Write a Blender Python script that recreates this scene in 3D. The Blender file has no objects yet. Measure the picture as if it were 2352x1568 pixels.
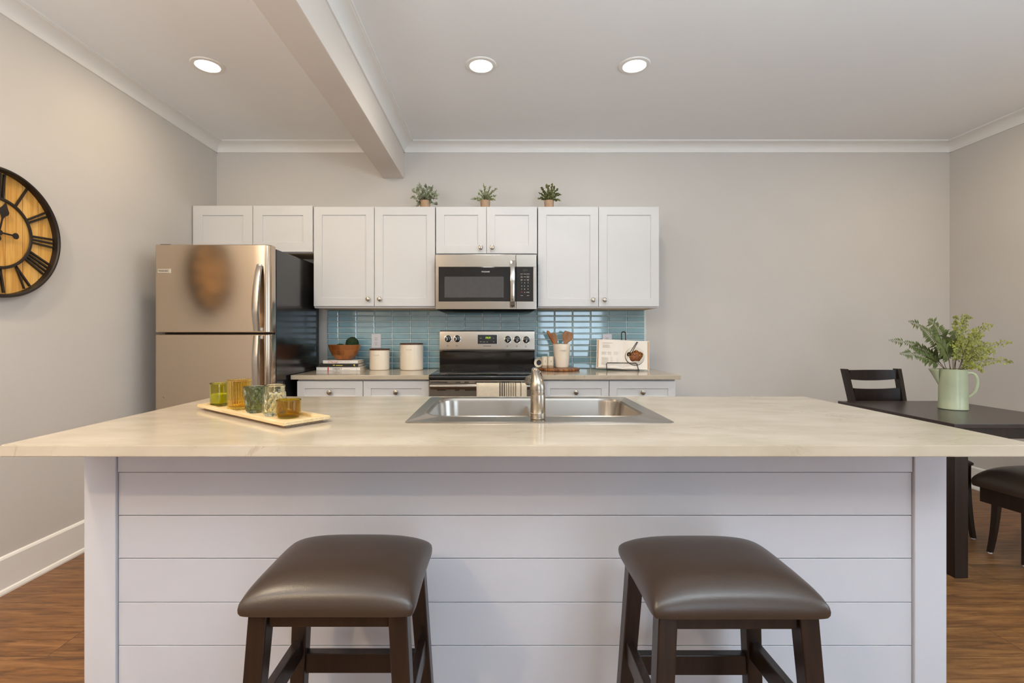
import bpy, bmesh, math, random
from mathutils import Vector, Matrix, noise as mnoise

PI = math.pi
rnd = random.Random(7)
SC = bpy.context.scene
COL = SC.collection

# ------------------------------------------------------------------ camera
# photo frame 2352 x 1568; principal point of the levelled view at (1142, 765), focal 1113 px
CX, CY, F, CZ = 1142.0, 765.0, 1113.0, 1.20
cam = bpy.data.cameras.new('camera')
cam.sensor_fit = 'HORIZONTAL'
cam.sensor_width = 36.0
cam.lens = F / 2352 * 36
cam.shift_x = (1176 - CX) / 2352
cam.shift_y = -(784 - CY) / 2352
cam.clip_start = 0.02
camo = bpy.data.objects.new('camera', cam)
COL.objects.link(camo)
camo.location = (0, 0, CZ)
camo.rotation_euler = (PI / 2, 0, 0)
SC.camera = camo

# ------------------------------------------------------------------ world, view, big lights
w = bpy.data.worlds.new('world')
SC.world = w
w.use_nodes = True
bg = w.node_tree.nodes['Background']
bg.inputs[0].default_value = (0.70, 0.83, 1.0, 1)
bg.inputs[1].default_value = 1.0
SC.view_settings.view_transform = 'Standard'
SC.view_settings.look = 'None'
SC.view_settings.exposure = 0.0
SC.view_settings.gamma = 1.0
SC.view_settings.use_curve_mapping = False
SC.cycles.use_denoising = True
SC.cycles.max_bounces = 14
SC.cycles.diffuse_bounces = 8
SC.cycles.glossy_bounces = 6
SC.cycles.transmission_bounces = 12
SC.cycles.transparent_max_bounces = 12
SC.cycles.sample_clamp_indirect = 6.0
SC.cycles.blur_glossy = 0.3

COOL = (0.68, 0.84, 1.0)
WHITE = (1.0, 0.94, 0.84)
WARM = (1.0, 0.81, 0.55)


def area(name, loc, rot, sx, sy, power, color, parent=None, shape='RECTANGLE', spread=PI):
    L = bpy.data.lights.new(name, 'AREA')
    L.shape = shape
    L.size = sx
    if shape in ('RECTANGLE', 'ELLIPSE'):
        L.size_y = sy
    L.energy = power
    L.color = color
    L.spread = spread
    o = bpy.data.objects.new(name, L)
    COL.objects.link(o)
    o.location = loc
    o.rotation_euler = rot
    if parent:
        o.parent = parent
    return o


# daylight through the patio door and the window in the wall behind the camera
area('daylight_patio_door', (1.70, -3.26, 1.10), (PI / 2, 0, 0), 1.40, 1.96, 38, COOL)
area('daylight_side_window', (3.66, 0.60, 1.50), (PI / 2, 0, PI / 2), 1.90, 1.26, 26, COOL)
# added unseen lamps behind the viewer, aimed up to stand in for bounced light
area('added_ceiling_fill', (1.1, -0.5, 1.75), (PI, 0, 0), 0.9, 0.9, 140, (0.73, 0.89, 1.0))
area('added_ceiling_fill_left', (-1.6, -0.3, 1.75), (PI, 0, 0), 0.7, 0.7, 70, (0.95, 0.95, 0.95))
CAN_POWER = 6.0

# ------------------------------------------------------------------ helpers: colours and materials


def lin(c):
    c = c / 255.0
    return c / 12.92 if c <= 0.04045 else ((c + 0.055) / 1.055) ** 2.4


def RGB(r, g, b):
    return (lin(r), lin(g), lin(b), 1)


MATS = {}


def new_mat(name):
    m = bpy.data.materials.new(name)
    m.use_nodes = True
    nt = m.node_tree
    bsdf = nt.nodes['Principled BSDF']
    MATS[name] = m
    return m, nt, bsdf


def N(nt, t, **kw):
    n = nt.nodes.new(t)
    for k, v in kw.items():
        setattr(n, k, v)
    return n


def simple(name, col, rough=0.5, metal=0.0, spec=0.5, bump=0.0, bscale=60.0, var=0.0, vscale=8.0,
           coat=0.0, trans=0.0, ior=1.5, stretch=None, emit=None, estr=0.0, sheen=0.0, rvar=0.0):
    m, nt, b = new_mat(name)
    b.inputs['Base Color'].default_value = col
    b.inputs['Roughness'].default_value = rough
    b.inputs['Metallic'].default_value = metal
    b.inputs['Specular IOR Level'].default_value = spec
    b.inputs['IOR'].default_value = ior
    b.inputs['Coat Weight'].default_value = coat
    b.inputs['Coat Roughness'].default_value = 0.08
    b.inputs['Transmission Weight'].default_value = trans
    b.inputs['Sheen Weight'].default_value = sheen
    if emit:
        b.inputs['Emission Color'].default_value = emit
        b.inputs['Emission Strength'].default_value = estr
    tc = N(nt, 'ShaderNodeTexCoord')
    mp = N(nt, 'ShaderNodeMapping')
    nt.links.new(tc.outputs['Object'], mp.inputs[0])
    if stretch:
        mp.inputs['Scale'].default_value = stretch
    nz = N(nt, 'ShaderNodeTexNoise')
    nz.inputs['Scale'].default_value = vscale
    nz.inputs['Detail'].default_value = 5
    nt.links.new(mp.outputs[0], nz.inputs['Vector'])
    if var > 0:
        cr = N(nt, 'ShaderNodeValToRGB')
        cr.color_ramp.elements[0].position = 0.3
        cr.color_ramp.elements[1].position = 0.7
        cr.color_ramp.elements[0].color = tuple(c * (1 - var) for c in col[:3]) + (1,)
        cr.color_ramp.elements[1].color = tuple(min(1, c * (1 + var)) for c in col[:3]) + (1,)
        nt.links.new(nz.outputs[0], cr.inputs[0])
        nt.links.new(cr.outputs[0], b.inputs['Base Color'])
    if rvar > 0:
        mr = N(nt, 'ShaderNodeMapRange')
        mr.inputs[3].default_value = rough - rvar
        mr.inputs[4].default_value = rough + rvar
        nt.links.new(nz.outputs[0], mr.inputs[0])
        nt.links.new(mr.outputs[0], b.inputs['Roughness'])
    if bump > 0:
        n2 = N(nt, 'ShaderNodeTexNoise')
        n2.inputs['Scale'].default_value = bscale
        n2.inputs['Detail'].default_value = 4
        nt.links.new(mp.outputs[0], n2.inputs['Vector'])
        bp = N(nt, 'ShaderNodeBump')
        bp.inputs['Strength'].default_value = bump
        bp.inputs['Distance'].default_value = 0.002
        nt.links.new(n2.outputs[0], bp.inputs['Height'])
        nt.links.new(bp.outputs[0], b.inputs['Normal'])
    return m


def wood(name, c1, c2, c3, scale=(1, 12, 12), rough=0.45, wave=3.0, bump=0.15, spec=0.4):
    """streaky grain, long along the axis whose scale is small"""
    m, nt, b = new_mat(name)
    tc = N(nt, 'ShaderNodeTexCoord')
    mp = N(nt, 'ShaderNodeMapping')
    mp.inputs['Scale'].default_value = scale
    nt.links.new(tc.outputs['Object'], mp.inputs[0])
    nz = N(nt, 'ShaderNodeTexNoise')
    nz.inputs['Scale'].default_value = wave
    nz.inputs['Detail'].default_value = 8
    nz.inputs['Distortion'].default_value = 0.8
    nt.links.new(mp.outputs[0], nz.inputs['Vector'])
    cr = N(nt, 'ShaderNodeValToRGB')
    cr.color_ramp.elements[0].position = 0.32
    cr.color_ramp.elements[1].position = 0.68
    cr.color_ramp.elements[0].color = c1
    cr.color_ramp.elements[1].color = c3
    e = cr.color_ramp.elements.new(0.5)
    e.color = c2
    nt.links.new(nz.outputs[0], cr.inputs[0])
    nt.links.new(cr.outputs[0], b.inputs['Base Color'])
    b.inputs['Roughness'].default_value = rough
    b.inputs['Specular IOR Level'].default_value = spec
    bp = N(nt, 'ShaderNodeBump')
    bp.inputs['Strength'].default_value = bump
    bp.inputs['Distance'].default_value = 0.001
    nt.links.new(nz.outputs[0], bp.inputs['Height'])
    nt.links.new(bp.outputs[0], b.inputs['Normal'])
    return m


def steel(name, col, rough=0.28, axis='x', bump=0.03):
    m, nt, b = new_mat(name)
    b.inputs['Base Color'].default_value = col
    b.inputs['Metallic'].default_value = 1.0
    tc = N(nt, 'ShaderNodeTexCoord')
    mp = N(nt, 'ShaderNodeMapping')
    mp.inputs['Scale'].default_value = (2, 200, 400) if axis == 'x' else (400, 200, 2)
    nt.links.new(tc.outputs['Object'], mp.inputs[0])
    nz = N(nt, 'ShaderNodeTexNoise')
    nz.inputs['Scale'].default_value = 3
    nz.inputs['Detail'].default_value = 3
    nt.links.new(mp.outputs[0], nz.inputs['Vector'])
    mr = N(nt, 'ShaderNodeMapRange')
    mr.inputs[3].default_value = rough - 0.05
    mr.inputs[4].default_value = rough + 0.06
    nt.links.new(nz.outputs[0], mr.inputs[0])
    nt.links.new(mr.outputs[0], b.inputs['Roughness'])
    bp = N(nt, 'ShaderNodeBump')
    bp.inputs['Strength'].default_value = bump
    bp.inputs['Distance'].default_value = 0.001
    nt.links.new(nz.outputs[0], bp.inputs['Height'])
    nt.links.new(bp.outputs[0], b.inputs['Normal'])
    return m


def quartz(name):
    m, nt, b = new_mat(name)
    tc = N(nt, 'ShaderNodeTexCoord')
    mp = N(nt, 'ShaderNodeMapping')
    mp.inputs['Scale'].default_value = (1.0, 2.4, 1.6)
    mp.inputs['Rotation'].default_value = (0, 0, 0.35)
    nt.links.new(tc.outputs['Object'], mp.inputs[0])
    # soft clouds
    n1 = N(nt, 'ShaderNodeTexNoise')
    n1.inputs['Scale'].default_value = 5.0
    n1.inputs['Detail'].default_value = 6
    nt.links.new(mp.outputs[0], n1.inputs['Vector'])
    # thin veins: narrow band of a distorted noise
    n2 = N(nt, 'ShaderNodeTexNoise')
    n2.inputs['Scale'].default_value = 2.6
    n2.inputs['Detail'].default_value = 9
    n2.inputs['Roughness'].default_value = 0.6
    n2.inputs['Distortion'].default_value = 1.2
    nt.links.new(mp.outputs[0], n2.inputs['Vector'])
    v = N(nt, 'ShaderNodeValToRGB')
    e = v.color_ramp.elements
    e[0].position = 0.487
    e[0].color = (0, 0, 0, 1)
    e[1].position = 0.513
    e[1].color = (0, 0, 0, 1)
    q = e.new(0.5)
    q.color = (1, 1, 1, 1)
    nt.links.new(n2.outputs[0], v.inputs[0])
    n3 = N(nt, 'ShaderNodeTexNoise')
    n3.inputs['Scale'].default_value = 3.1
    nt.links.new(tc.outputs['Object'], n3.inputs['Vector'])
    r3 = N(nt, 'ShaderNodeMapRange')
    r3.inputs[1].default_value = 0.5
    r3.inputs[2].default_value = 0.72
    nt.links.new(n3.outputs[0], r3.inputs[0])
    mu = N(nt, 'ShaderNodeMath', operation='MULTIPLY')
    nt.links.new(v.outputs[0], mu.inputs[0])
    nt.links.new(r3.outputs[0], mu.inputs[1])
    mu2 = N(nt, 'ShaderNodeMath', operation='MULTIPLY')
    mu2.inputs[1].default_value = 0.55
    nt.links.new(mu.outputs[0], mu2.inputs[0])
    base = N(nt, 'ShaderNodeValToRGB')
    base.color_ramp.elements[0].position = 0.35
    base.color_ramp.elements[1].position = 0.65
    base.color_ramp.elements[0].color = RGB(176, 163, 143)
    base.color_ramp.elements[1].color = RGB(188, 175, 157)
    nt.links.new(n1.outputs[0], base.inputs[0])
    mx = N(nt, 'ShaderNodeMixRGB')
    mx.inputs[2].default_value = RGB(140, 122, 104)
    nt.links.new(mu2.outputs[0], mx.inputs[0])
    nt.links.new(base.outputs[0], mx.inputs[1])
    nt.links.new(mx.outputs[0], b.inputs['Base Color'])
    b.inputs['Roughness'].default_value = 0.13
    b.inputs['Specular IOR Level'].default_value = 0.45
    return m


def floor_mat(name):
    m, nt, b = new_mat(name)
    tc = N(nt, 'ShaderNodeTexCoord')
    br = N(nt, 'ShaderNodeTexBrick')
    br.offset = 0.37
    br.inputs['Scale'].default_value = 1.0
    br.inputs['Brick Width'].default_value = 1.22
    br.inputs['Row Height'].default_value = 0.18
    br.inputs['Mortar Size'].default_value = 0.0012
    br.inputs['Mortar Smooth'].default_value = 0.3
    br.inputs['Bias'].default_value = 0.0
    br.inputs['Color1'].default_value = (0.25, 0.25, 0.25, 1)
    br.inputs['Color2'].default_value = (0.85, 0.85, 0.85, 1)
    br.inputs['Mortar'].default_value = (0.0, 0.0, 0.0, 1)
    nt.links.new(tc.outputs['Object'], br.inputs['Vector'])
    mp = N(nt, 'ShaderNodeMapping')
    mp.inputs['Scale'].default_value = (1.6, 16, 1)
    nt.links.new(tc.outputs['Object'], mp.inputs[0])
    ad = N(nt, 'ShaderNodeVectorMath', operation='ADD')
    sc = N(nt, 'ShaderNodeVectorMath', operation='SCALE')
    sc.inputs['Scale'].default_value = 9.0
    nt.links.new(br.outputs['Color'], sc.inputs[0])
    nt.links.new(mp.outputs[0], ad.inputs[0])
    nt.links.new(sc.outputs[0], ad.inputs[1])
    n1 = N(nt, 'ShaderNodeTexNoise')
    n1.inputs['Scale'].default_value = 2.2
    n1.inputs['Detail'].default_value = 9
    n1.inputs['Roughness'].default_value = 0.62
    n1.inputs['Distortion'].default_value = 1.0
    nt.links.new(ad.outputs[0], n1.inputs['Vector'])
    cr = N(nt, 'ShaderNodeValToRGB')
    e = cr.color_ramp.elements
    e[0].position = 0.30
    e[0].color = RGB(72, 47, 28)
    e[1].position = 0.72
    e[1].color = RGB(152, 109, 64)
    q = e.new(0.5)
    q.color = RGB(118, 78, 42)
    nt.links.new(n1.outputs[0], cr.inputs[0])
    # per-board tone
    mr = N(nt, 'ShaderNodeMapRange')
    mr.inputs[3].default_value = 0.82
    mr.inputs[4].default_value = 1.14
    sx = N(nt, 'ShaderNodeSeparateColor')
    nt.links.new(br.outputs['Color'], sx.inputs[0])
    nt.links.new(sx.outputs[0], mr.inputs[0])
    mu = N(nt, 'ShaderNodeMixRGB', blend_type='MULTIPLY')
    mu.inputs[0].default_value = 1.0
    nt.links.new(cr.outputs[0], mu.inputs[1])
    nt.links.new(mr.outputs[0], mu.inputs[2])
    mo = N(nt, 'ShaderNodeMixRGB')
    mo.inputs[2].default_value = RGB(52, 34, 22)
    nt.links.new(br.outputs['Fac'], mo.inputs[0])
    nt.links.new(mu.outputs[0], mo.inputs[1])
    # fine pale grain
    mp2 = N(nt, 'ShaderNodeMapping')
    mp2.inputs['Scale'].default_value = (6, 150, 1)
    nt.links.new(tc.outputs['Object'], mp2.inputs[0])
    n2 = N(nt, 'ShaderNodeTexNoise')
    n2.inputs['Scale'].default_value = 2.0
    n2.inputs['Detail'].default_value = 5
    nt.links.new(mp2.outputs[0], n2.inputs['Vector'])
    mr2 = N(nt, 'ShaderNodeMapRange')
    mr2.inputs[1].default_value = 0.52
    mr2.inputs[2].default_value = 0.75
    mr2.inputs[4].default_value = 0.45
    nt.links.new(n2.outputs[0], mr2.inputs[0])
    m3 = N(nt, 'ShaderNodeMixRGB')
    m3.inputs[2].default_value = RGB(164, 124, 78)
    nt.links.new(mr2.outputs[0], m3.inputs[0])
    nt.links.new(mo.outputs[0], m3.inputs[1])
    nt.links.new(m3.outputs[0], b.inputs['Base Color'])
    b.inputs['Roughness'].default_value = 0.38
    bp = N(nt, 'ShaderNodeBump')
    bp.inputs['Strength'].default_value = 0.25
    bp.inputs['Distance'].default_value = 0.001
    nt.links.new(n1.outputs[0], bp.inputs['Height'])
    nt.links.new(bp.outputs[0], b.inputs['Normal'])
    return m


def blocks_wood(name):
    """wood built of glued blocks (bowl, board)"""
    m, nt, b = new_mat(name)
    tc = N(nt, 'ShaderNodeTexCoord')
    sp = N(nt, 'ShaderNodeSeparateXYZ')
    nt.links.new(tc.outputs['Object'], sp.inputs[0])
    at = N(nt, 'ShaderNodeMath', operation='ARCTAN2')
    nt.links.new(sp.outputs[0], at.inputs[0])
    nt.links.new(sp.outputs[1], at.inputs[1])
    ml = N(nt, 'ShaderNodeMath', operation='MULTIPLY')
    ml.inputs[1].default_value = 0.12
    nt.links.new(at.outputs[0], ml.inputs[0])
    cb = N(nt, 'ShaderNodeCombineXYZ')
    nt.links.new(ml.outputs[0], cb.inputs[0])
    nt.links.new(sp.outputs[2], cb.inputs[1])
    br = N(nt, 'ShaderNodeTexBrick')
    br.inputs['Scale'].default_value = 1.0
    br.inputs['Brick Width'].default_value = 0.085
    br.inputs['Row Height'].default_value = 0.039
    br.inputs['Mortar Size'].default_value = 0.0008
    br.inputs['Color1'].default_value = RGB(120, 66, 28)
    br.inputs['Color2'].default_value = RGB(176, 110, 54)
    br.inputs['Mortar'].default_value = RGB(170, 112, 60)
    nt.links.new(cb.outputs[0], br.inputs['Vector'])
    nz = N(nt, 'ShaderNodeTexNoise')
    nz.inputs['Scale'].default_value = 60
    nz.inputs['Detail'].default_value = 6
    nz.inputs['Distortion'].default_value = 2
    nt.links.new(tc.outputs['Object'], nz.inputs['Vector'])
    mr = N(nt, 'ShaderNodeMapRange')
    mr.inputs[3].default_value = 0.6
    mr.inputs[4].default_value = 1.35
    nt.links.new(nz.outputs[0], mr.inputs[0])
    mu = N(nt, 'ShaderNodeMixRGB', blend_type='MULTIPLY')
    mu.inputs[0].default_value = 1
    nt.links.new(br.outputs[0], mu.inputs[1])
    nt.links.new(mr.outputs[0], mu.inputs[2])
    nt.links.new(mu.outputs[0], b.inputs['Base Color'])
    b.inputs['Roughness'].default_value = 0.35
    return m


def glass(name, col, rough=0.02):
    m, nt, b = new_mat(name)
    b.inputs['Base Color'].default_value = col
    b.inputs['Roughness'].default_value = rough
    b.inputs['Transmission Weight'].default_value = 1.0
    b.inputs['IOR'].default_value = 1.45
    return m


def pane_mat(name):
    m, nt, b = new_mat(name)
    out = nt.nodes['Material Output']
    tr = N(nt, 'ShaderNodeBsdfTransparent')
    gl = N(nt, 'ShaderNodeBsdfGlossy')
    gl.inputs['Roughness'].default_value = 0.02
    fr = N(nt, 'ShaderNodeFresnel')
    mx = N(nt, 'ShaderNodeMixShader')
    nt.links.new(fr.outputs[0], mx.inputs[0])
    nt.links.new(tr.outputs[0], mx.inputs[1])
    nt.links.new(gl.outputs[0], mx.inputs[2])
    nt.links.new(mx.outputs[0], out.inputs[0])
    return m


def food_mat(name):
    m, nt, b = new_mat(name)
    tc = N(nt, 'ShaderNodeTexCoord')
    vo = N(nt, 'ShaderNodeTexNoise')
    vo.inputs['Scale'].default_value = 120
    vo.inputs['Detail'].default_value = 4
    nt.links.new(tc.outputs['Object'], vo.inputs['Vector'])
    cr = N(nt, 'ShaderNodeValToRGB')
    cr.color_ramp.interpolation = 'CONSTANT'
    e = cr.color_ramp.elements
    e[0].position = 0.0
    e[0].color = RGB(70, 35, 18)
    e[1].position = 0.45
    e[1].color = RGB(150, 80, 35)
    for p, c in ((0.52, RGB(96, 52, 26)), (0.58, RGB(190, 130, 70)), (0.63, RGB(130, 120, 50))):
        q = e.new(p)
        q.color = c
    nt.links.new(vo.outputs[0], cr.inputs[0])
    nt.links.new(cr.outputs[0], b.inputs['Base Color'])
    b.inputs['Roughness'].default_value = 0.5
    return m


M = {}
M['wall'] = simple('wall_paint', RGB(200, 195, 189), 0.75, bump=0.05, bscale=180, var=0.012, vscale=3)
M['ceil'] = simple('ceiling_paint', RGB(232, 233, 234), 0.8, bump=0.04, bscale=160, var=0.01, vscale=2)
M['trim'] = simple('trim_paint', RGB(228, 226, 222), 0.4, var=0.008)
M['beam'] = simple('beam_paint', RGB(212, 204, 196), 0.7, bump=0.04, bscale=160, var=0.01)
M['cab'] = simple('cabinet_paint', RGB(204, 203, 203), 0.38, var=0.01, vscale=5)
M['cab_in'] = simple('cabinet_wood_edge', RGB(205, 178, 148), 0.6, var=0.08, stretch=(1, 10, 10))
M['island'] = simple('island_paint', RGB(194, 195, 202), 0.42, var=0.012, vscale=6, bump=0.04, bscale=40)
M['quartz'] = quartz('quartz')
M['floor'] = floor_mat('plank_floor')
M['tile'] = simple('glass_tile', RGB(134, 170, 180), 0.05, spec=0.9, var=0.08, vscale=9, bump=0.02, bscale=24, coat=0.8)
M['grout'] = simple('grout', RGB(216, 222, 218), 0.8, var=0.05, vscale=60)
M['steel'] = steel('brushed_steel', (0.38, 0.335, 0.285, 1), 0.23, 'x', 0.008)
M['steel_door'] = steel('brushed_steel_door', (0.60, 0.485, 0.375, 1), 0.17, 'x', 0.0)
M['steel_v'] = steel('brushed_steel_upright', (0.46, 0.42, 0.37, 1), 0.25, 'z', 0.01)
M['sink'] = steel('sink_steel', (0.44, 0.40, 0.355, 1), 0.24, 'x', 0.01)
M['nickel'] = simple('brushed_nickel', (0.42, 0.365, 0.30, 1), 0.27, metal=1.0, rvar=0.04, vscale=20)
M['chrome'] = simple('polished_steel', (0.55, 0.51, 0.46, 1), 0.14, metal=1.0, rvar=0.02)
M['black_gloss'] = simple('black_gloss', RGB(20, 19, 19), 0.07, spec=0.6, rvar=0.02)
M['black_side'] = simple('black_fridge_side', RGB(26, 25, 26), 0.16, spec=0.6, bump=0.10, bscale=90, rvar=0.03)
M['black_matte'] = simple('black_matte', RGB(22, 21, 21), 0.5, var=0.1)
M['screen'] = simple('dark_glass', RGB(30, 28, 28), 0.05, spec=0.6, var=0.05)
M['mesh_window'] = simple('microwave_window_mesh', RGB(74, 73, 74), 0.08, spec=0.5, var=0.06, vscale=30)
M['white_print'] = simple('white_print', RGB(225, 225, 222), 0.5, var=0.02)
M['red_print'] = simple('red_print', RGB(176, 36, 40), 0.5, var=0.03)
M['dark_print'] = simple('dark_print', RGB(64, 54, 46), 0.5, var=0.03)
M['grey_print'] = simple('grey_print', RGB(158, 150, 142), 0.6, var=0.03)
M['pale_print'] = simple('pale_print', RGB(196, 188, 182), 0.6, var=0.02)
M['yellow_print'] = simple('yellow_print', RGB(214, 200, 86), 0.5, var=0.03)
M['green_led'] = simple('green_led', RGB(40, 60, 10), 0.4, emit=RGB(190, 235, 20), estr=1.6, var=0.02)
M['green_led_dim'] = simple('green_led_dim', RGB(60, 70, 40), 0.4, emit=RGB(150, 170, 60), estr=0.25, var=0.02)
M['badge'] = simple('badge_metal', (0.72, 0.66, 0.57, 1), 0.35, metal=0.8, var=0.03)
M['leather'] = simple('brown_leather', RGB(56, 44, 36), 0.33, spec=0.55, bump=0.13, bscale=520, var=0.06, vscale=14)
M['espresso'] = wood('espresso_wood', RGB(24, 14, 10), RGB(31, 19, 13), RGB(40, 26, 18), (14, 14, 1.2), 0.32, 4, 0.1, 0.5)
M['espresso_top'] = wood('espresso_table_top', RGB(44, 34, 31), RGB(52, 41, 37), RGB(60, 48, 43), (1.5, 20, 10), 0.28, 4, 0.08, 0.5)
M['ceramic'] = simple('cream_ceramic', RGB(226, 213, 194), 0.22, spec=0.5, var=0.02, vscale=12)
M['speckle'] = simple('speckled_ceramic', RGB(206, 193, 172), 0.45, var=0.18, vscale=260)
M['stone_base'] = simple('bare_stoneware', RGB(172, 150, 122), 0.7, var=0.06, vscale=120)
M['lid_wood'] = wood('walnut_lid', RGB(48, 24, 12), RGB(74, 38, 18), RGB(104, 58, 28), (3, 30, 30), 0.4, 6)
M['blocks'] = blocks_wood('glued_blocks')
M['board'] = wood('acacia_board', RGB(66, 34, 16), RGB(124, 72, 34), RGB(176, 116, 58), (22, 2, 2), 0.38, 3)
M['utensil'] = wood('utensil_wood', RGB(126, 84, 54), RGB(150, 106, 72), RGB(168, 124, 90), (10, 10, 2), 0.5, 6)
M['utensil_dk'] = wood('utensil_wood_dark', RGB(100, 50, 16), RGB(150, 84, 28), RGB(184, 116, 50), (10, 10, 2), 0.4, 6)
M['moss'] = simple('moss', RGB(28, 48, 18), 0.9, var=0.5, vscale=120, bump=1.0, bscale=200)
M['paper'] = simple('book_paper', RGB(226, 218, 208), 0.7, var=0.015, vscale=10)
M['page_edge'] = simple('page_edges', RGB(206, 190, 168), 0.8, var=0.12, vscale=10, stretch=(1, 1, 90))
M['page_side'] = simple('page_side_stripes', RGB(182, 142, 104), 0.8, var=0.35, vscale=10, stretch=(60, 1, 1))
M['cover_white'] = simple('white_cover', RGB(228, 222, 216), 0.4, var=0.015)
M['cover_black'] = simple('black_cover', RGB(38, 34, 34), 0.4, var=0.05)
M['wire'] = simple('dark_wire', RGB(34, 26, 22), 0.4, metal=0.3, var=0.05)
M['plate_white'] = simple('printed_plate', RGB(222, 214, 200), 0.5, var=0.02)
M['food'] = food_mat('printed_food')
M['print_black'] = simple('printed_black', RGB(40, 28, 22), 0.5, var=0.1)
M['plastic_white'] = simple('outlet_plastic', RGB(216, 213, 218), 0.35, var=0.01)
M['towel'] = simple('towel_linen', RGB(204, 190, 168), 0.9, bump=0.5, bscale=500, var=0.04, vscale=60, sheen=0.2)
M['towel_dk'] = simple('towel_dark_stripe', RGB(64, 55, 46), 0.9, bump=0.5, bscale=500, var=0.05, vscale=60)
M['towel_md'] = simple('towel_grey_stripe', RGB(128, 116, 98), 0.9, bump=0.5, bscale=500, var=0.05, vscale=60)
M['bamboo'] = wood('pale_bamboo', RGB(192, 164, 120), RGB(204, 178, 134), RGB(214, 192, 152), (2, 26, 26), 0.45, 4)
M['bamboo_dk'] = wood('tray_foot_wood', RGB(134, 108, 82), RGB(152, 124, 96), RGB(168, 140, 110), (2, 26, 26), 0.5, 4)
M['g_green'] = glass('green_glass', (0.76, 0.75, 0.14, 1))
M['g_amber'] = glass('amber_glass', (0.90, 0.68, 0.16, 1))
M['g_dark'] = glass('dark_green_glass', (0.44, 0.53, 0.39, 1))
M['g_clear'] = glass('pale_yellow_glass', (0.96, 0.95, 0.76, 1))
M['g_olive'] = glass('olive_amber_glass', (0.68, 0.49, 0.03, 1))
M['g_white'] = glass('clear_glass', (0.93, 0.92, 0.86, 1))
M['wax'] = simple('green_wax', RGB(190, 184, 40), 0.55, var=0.05, vscale=20)
M['clock_black'] = simple('clock_iron', RGB(44, 36, 30), 0.45, metal=0.4, var=0.12, vscale=20)
M['clock_wood'] = wood('clock_pine', RGB(190, 134, 58), RGB(212, 160, 80), RGB(226, 180, 104), (10, 14, 1.0), 0.5, 3)
M['clock_gap'] = simple('plank_gap', RGB(92, 58, 22), 0.8, var=0.05)
M['mint'] = simple('mint_enamel', RGB(172, 178, 146), 0.28, spec=0.5, var=0.10, vscale=9, coat=0.2)
M['mint_rim'] = simple('mint_enamel_rim', RGB(134, 138, 104), 0.4, var=0.2, vscale=30)
M['fern_dk'] = simple('fern_green', RGB(82, 92, 40), 0.55, var=0.25, vscale=14)
M['fern_lt'] = simple('fern_light_green', RGB(134, 136, 52), 0.55, var=0.25, vscale=14)
M['fern_stem'] = simple('fern_stem', RGB(82, 62, 40), 0.6, var=0.1)
M['leaf_grey'] = simple('grey_green_leaf', RGB(142, 148, 122), 0.6, var=0.3, vscale=30)
M['leaf_sage'] = simple('sage_leaf', RGB(148, 156, 112), 0.6, var=0.25, vscale=30)
M['leaf_box'] = simple('boxwood_leaf', RGB(112, 118, 68), 0.6, var=0.35, vscale=40)
M['pot'] = simple('pot_clay', RGB(166, 138, 112), 0.8, var=0.12, vscale=40, bump=0.3, bscale=90)
M['lens'] = simple('lit_lens', (1, 1, 1, 1), 0.4, emit=(1.0, 0.95, 0.86, 1), estr=14.0, var=0.005)
M['pane'] = pane_mat('window_pane')
M['vent_dark'] = simple('vent_dark', RGB(44, 50, 52), 0.4, metal=0.6, var=0.2, vscale=30)

# ------------------------------------------------------------------ helpers: meshes


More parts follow.
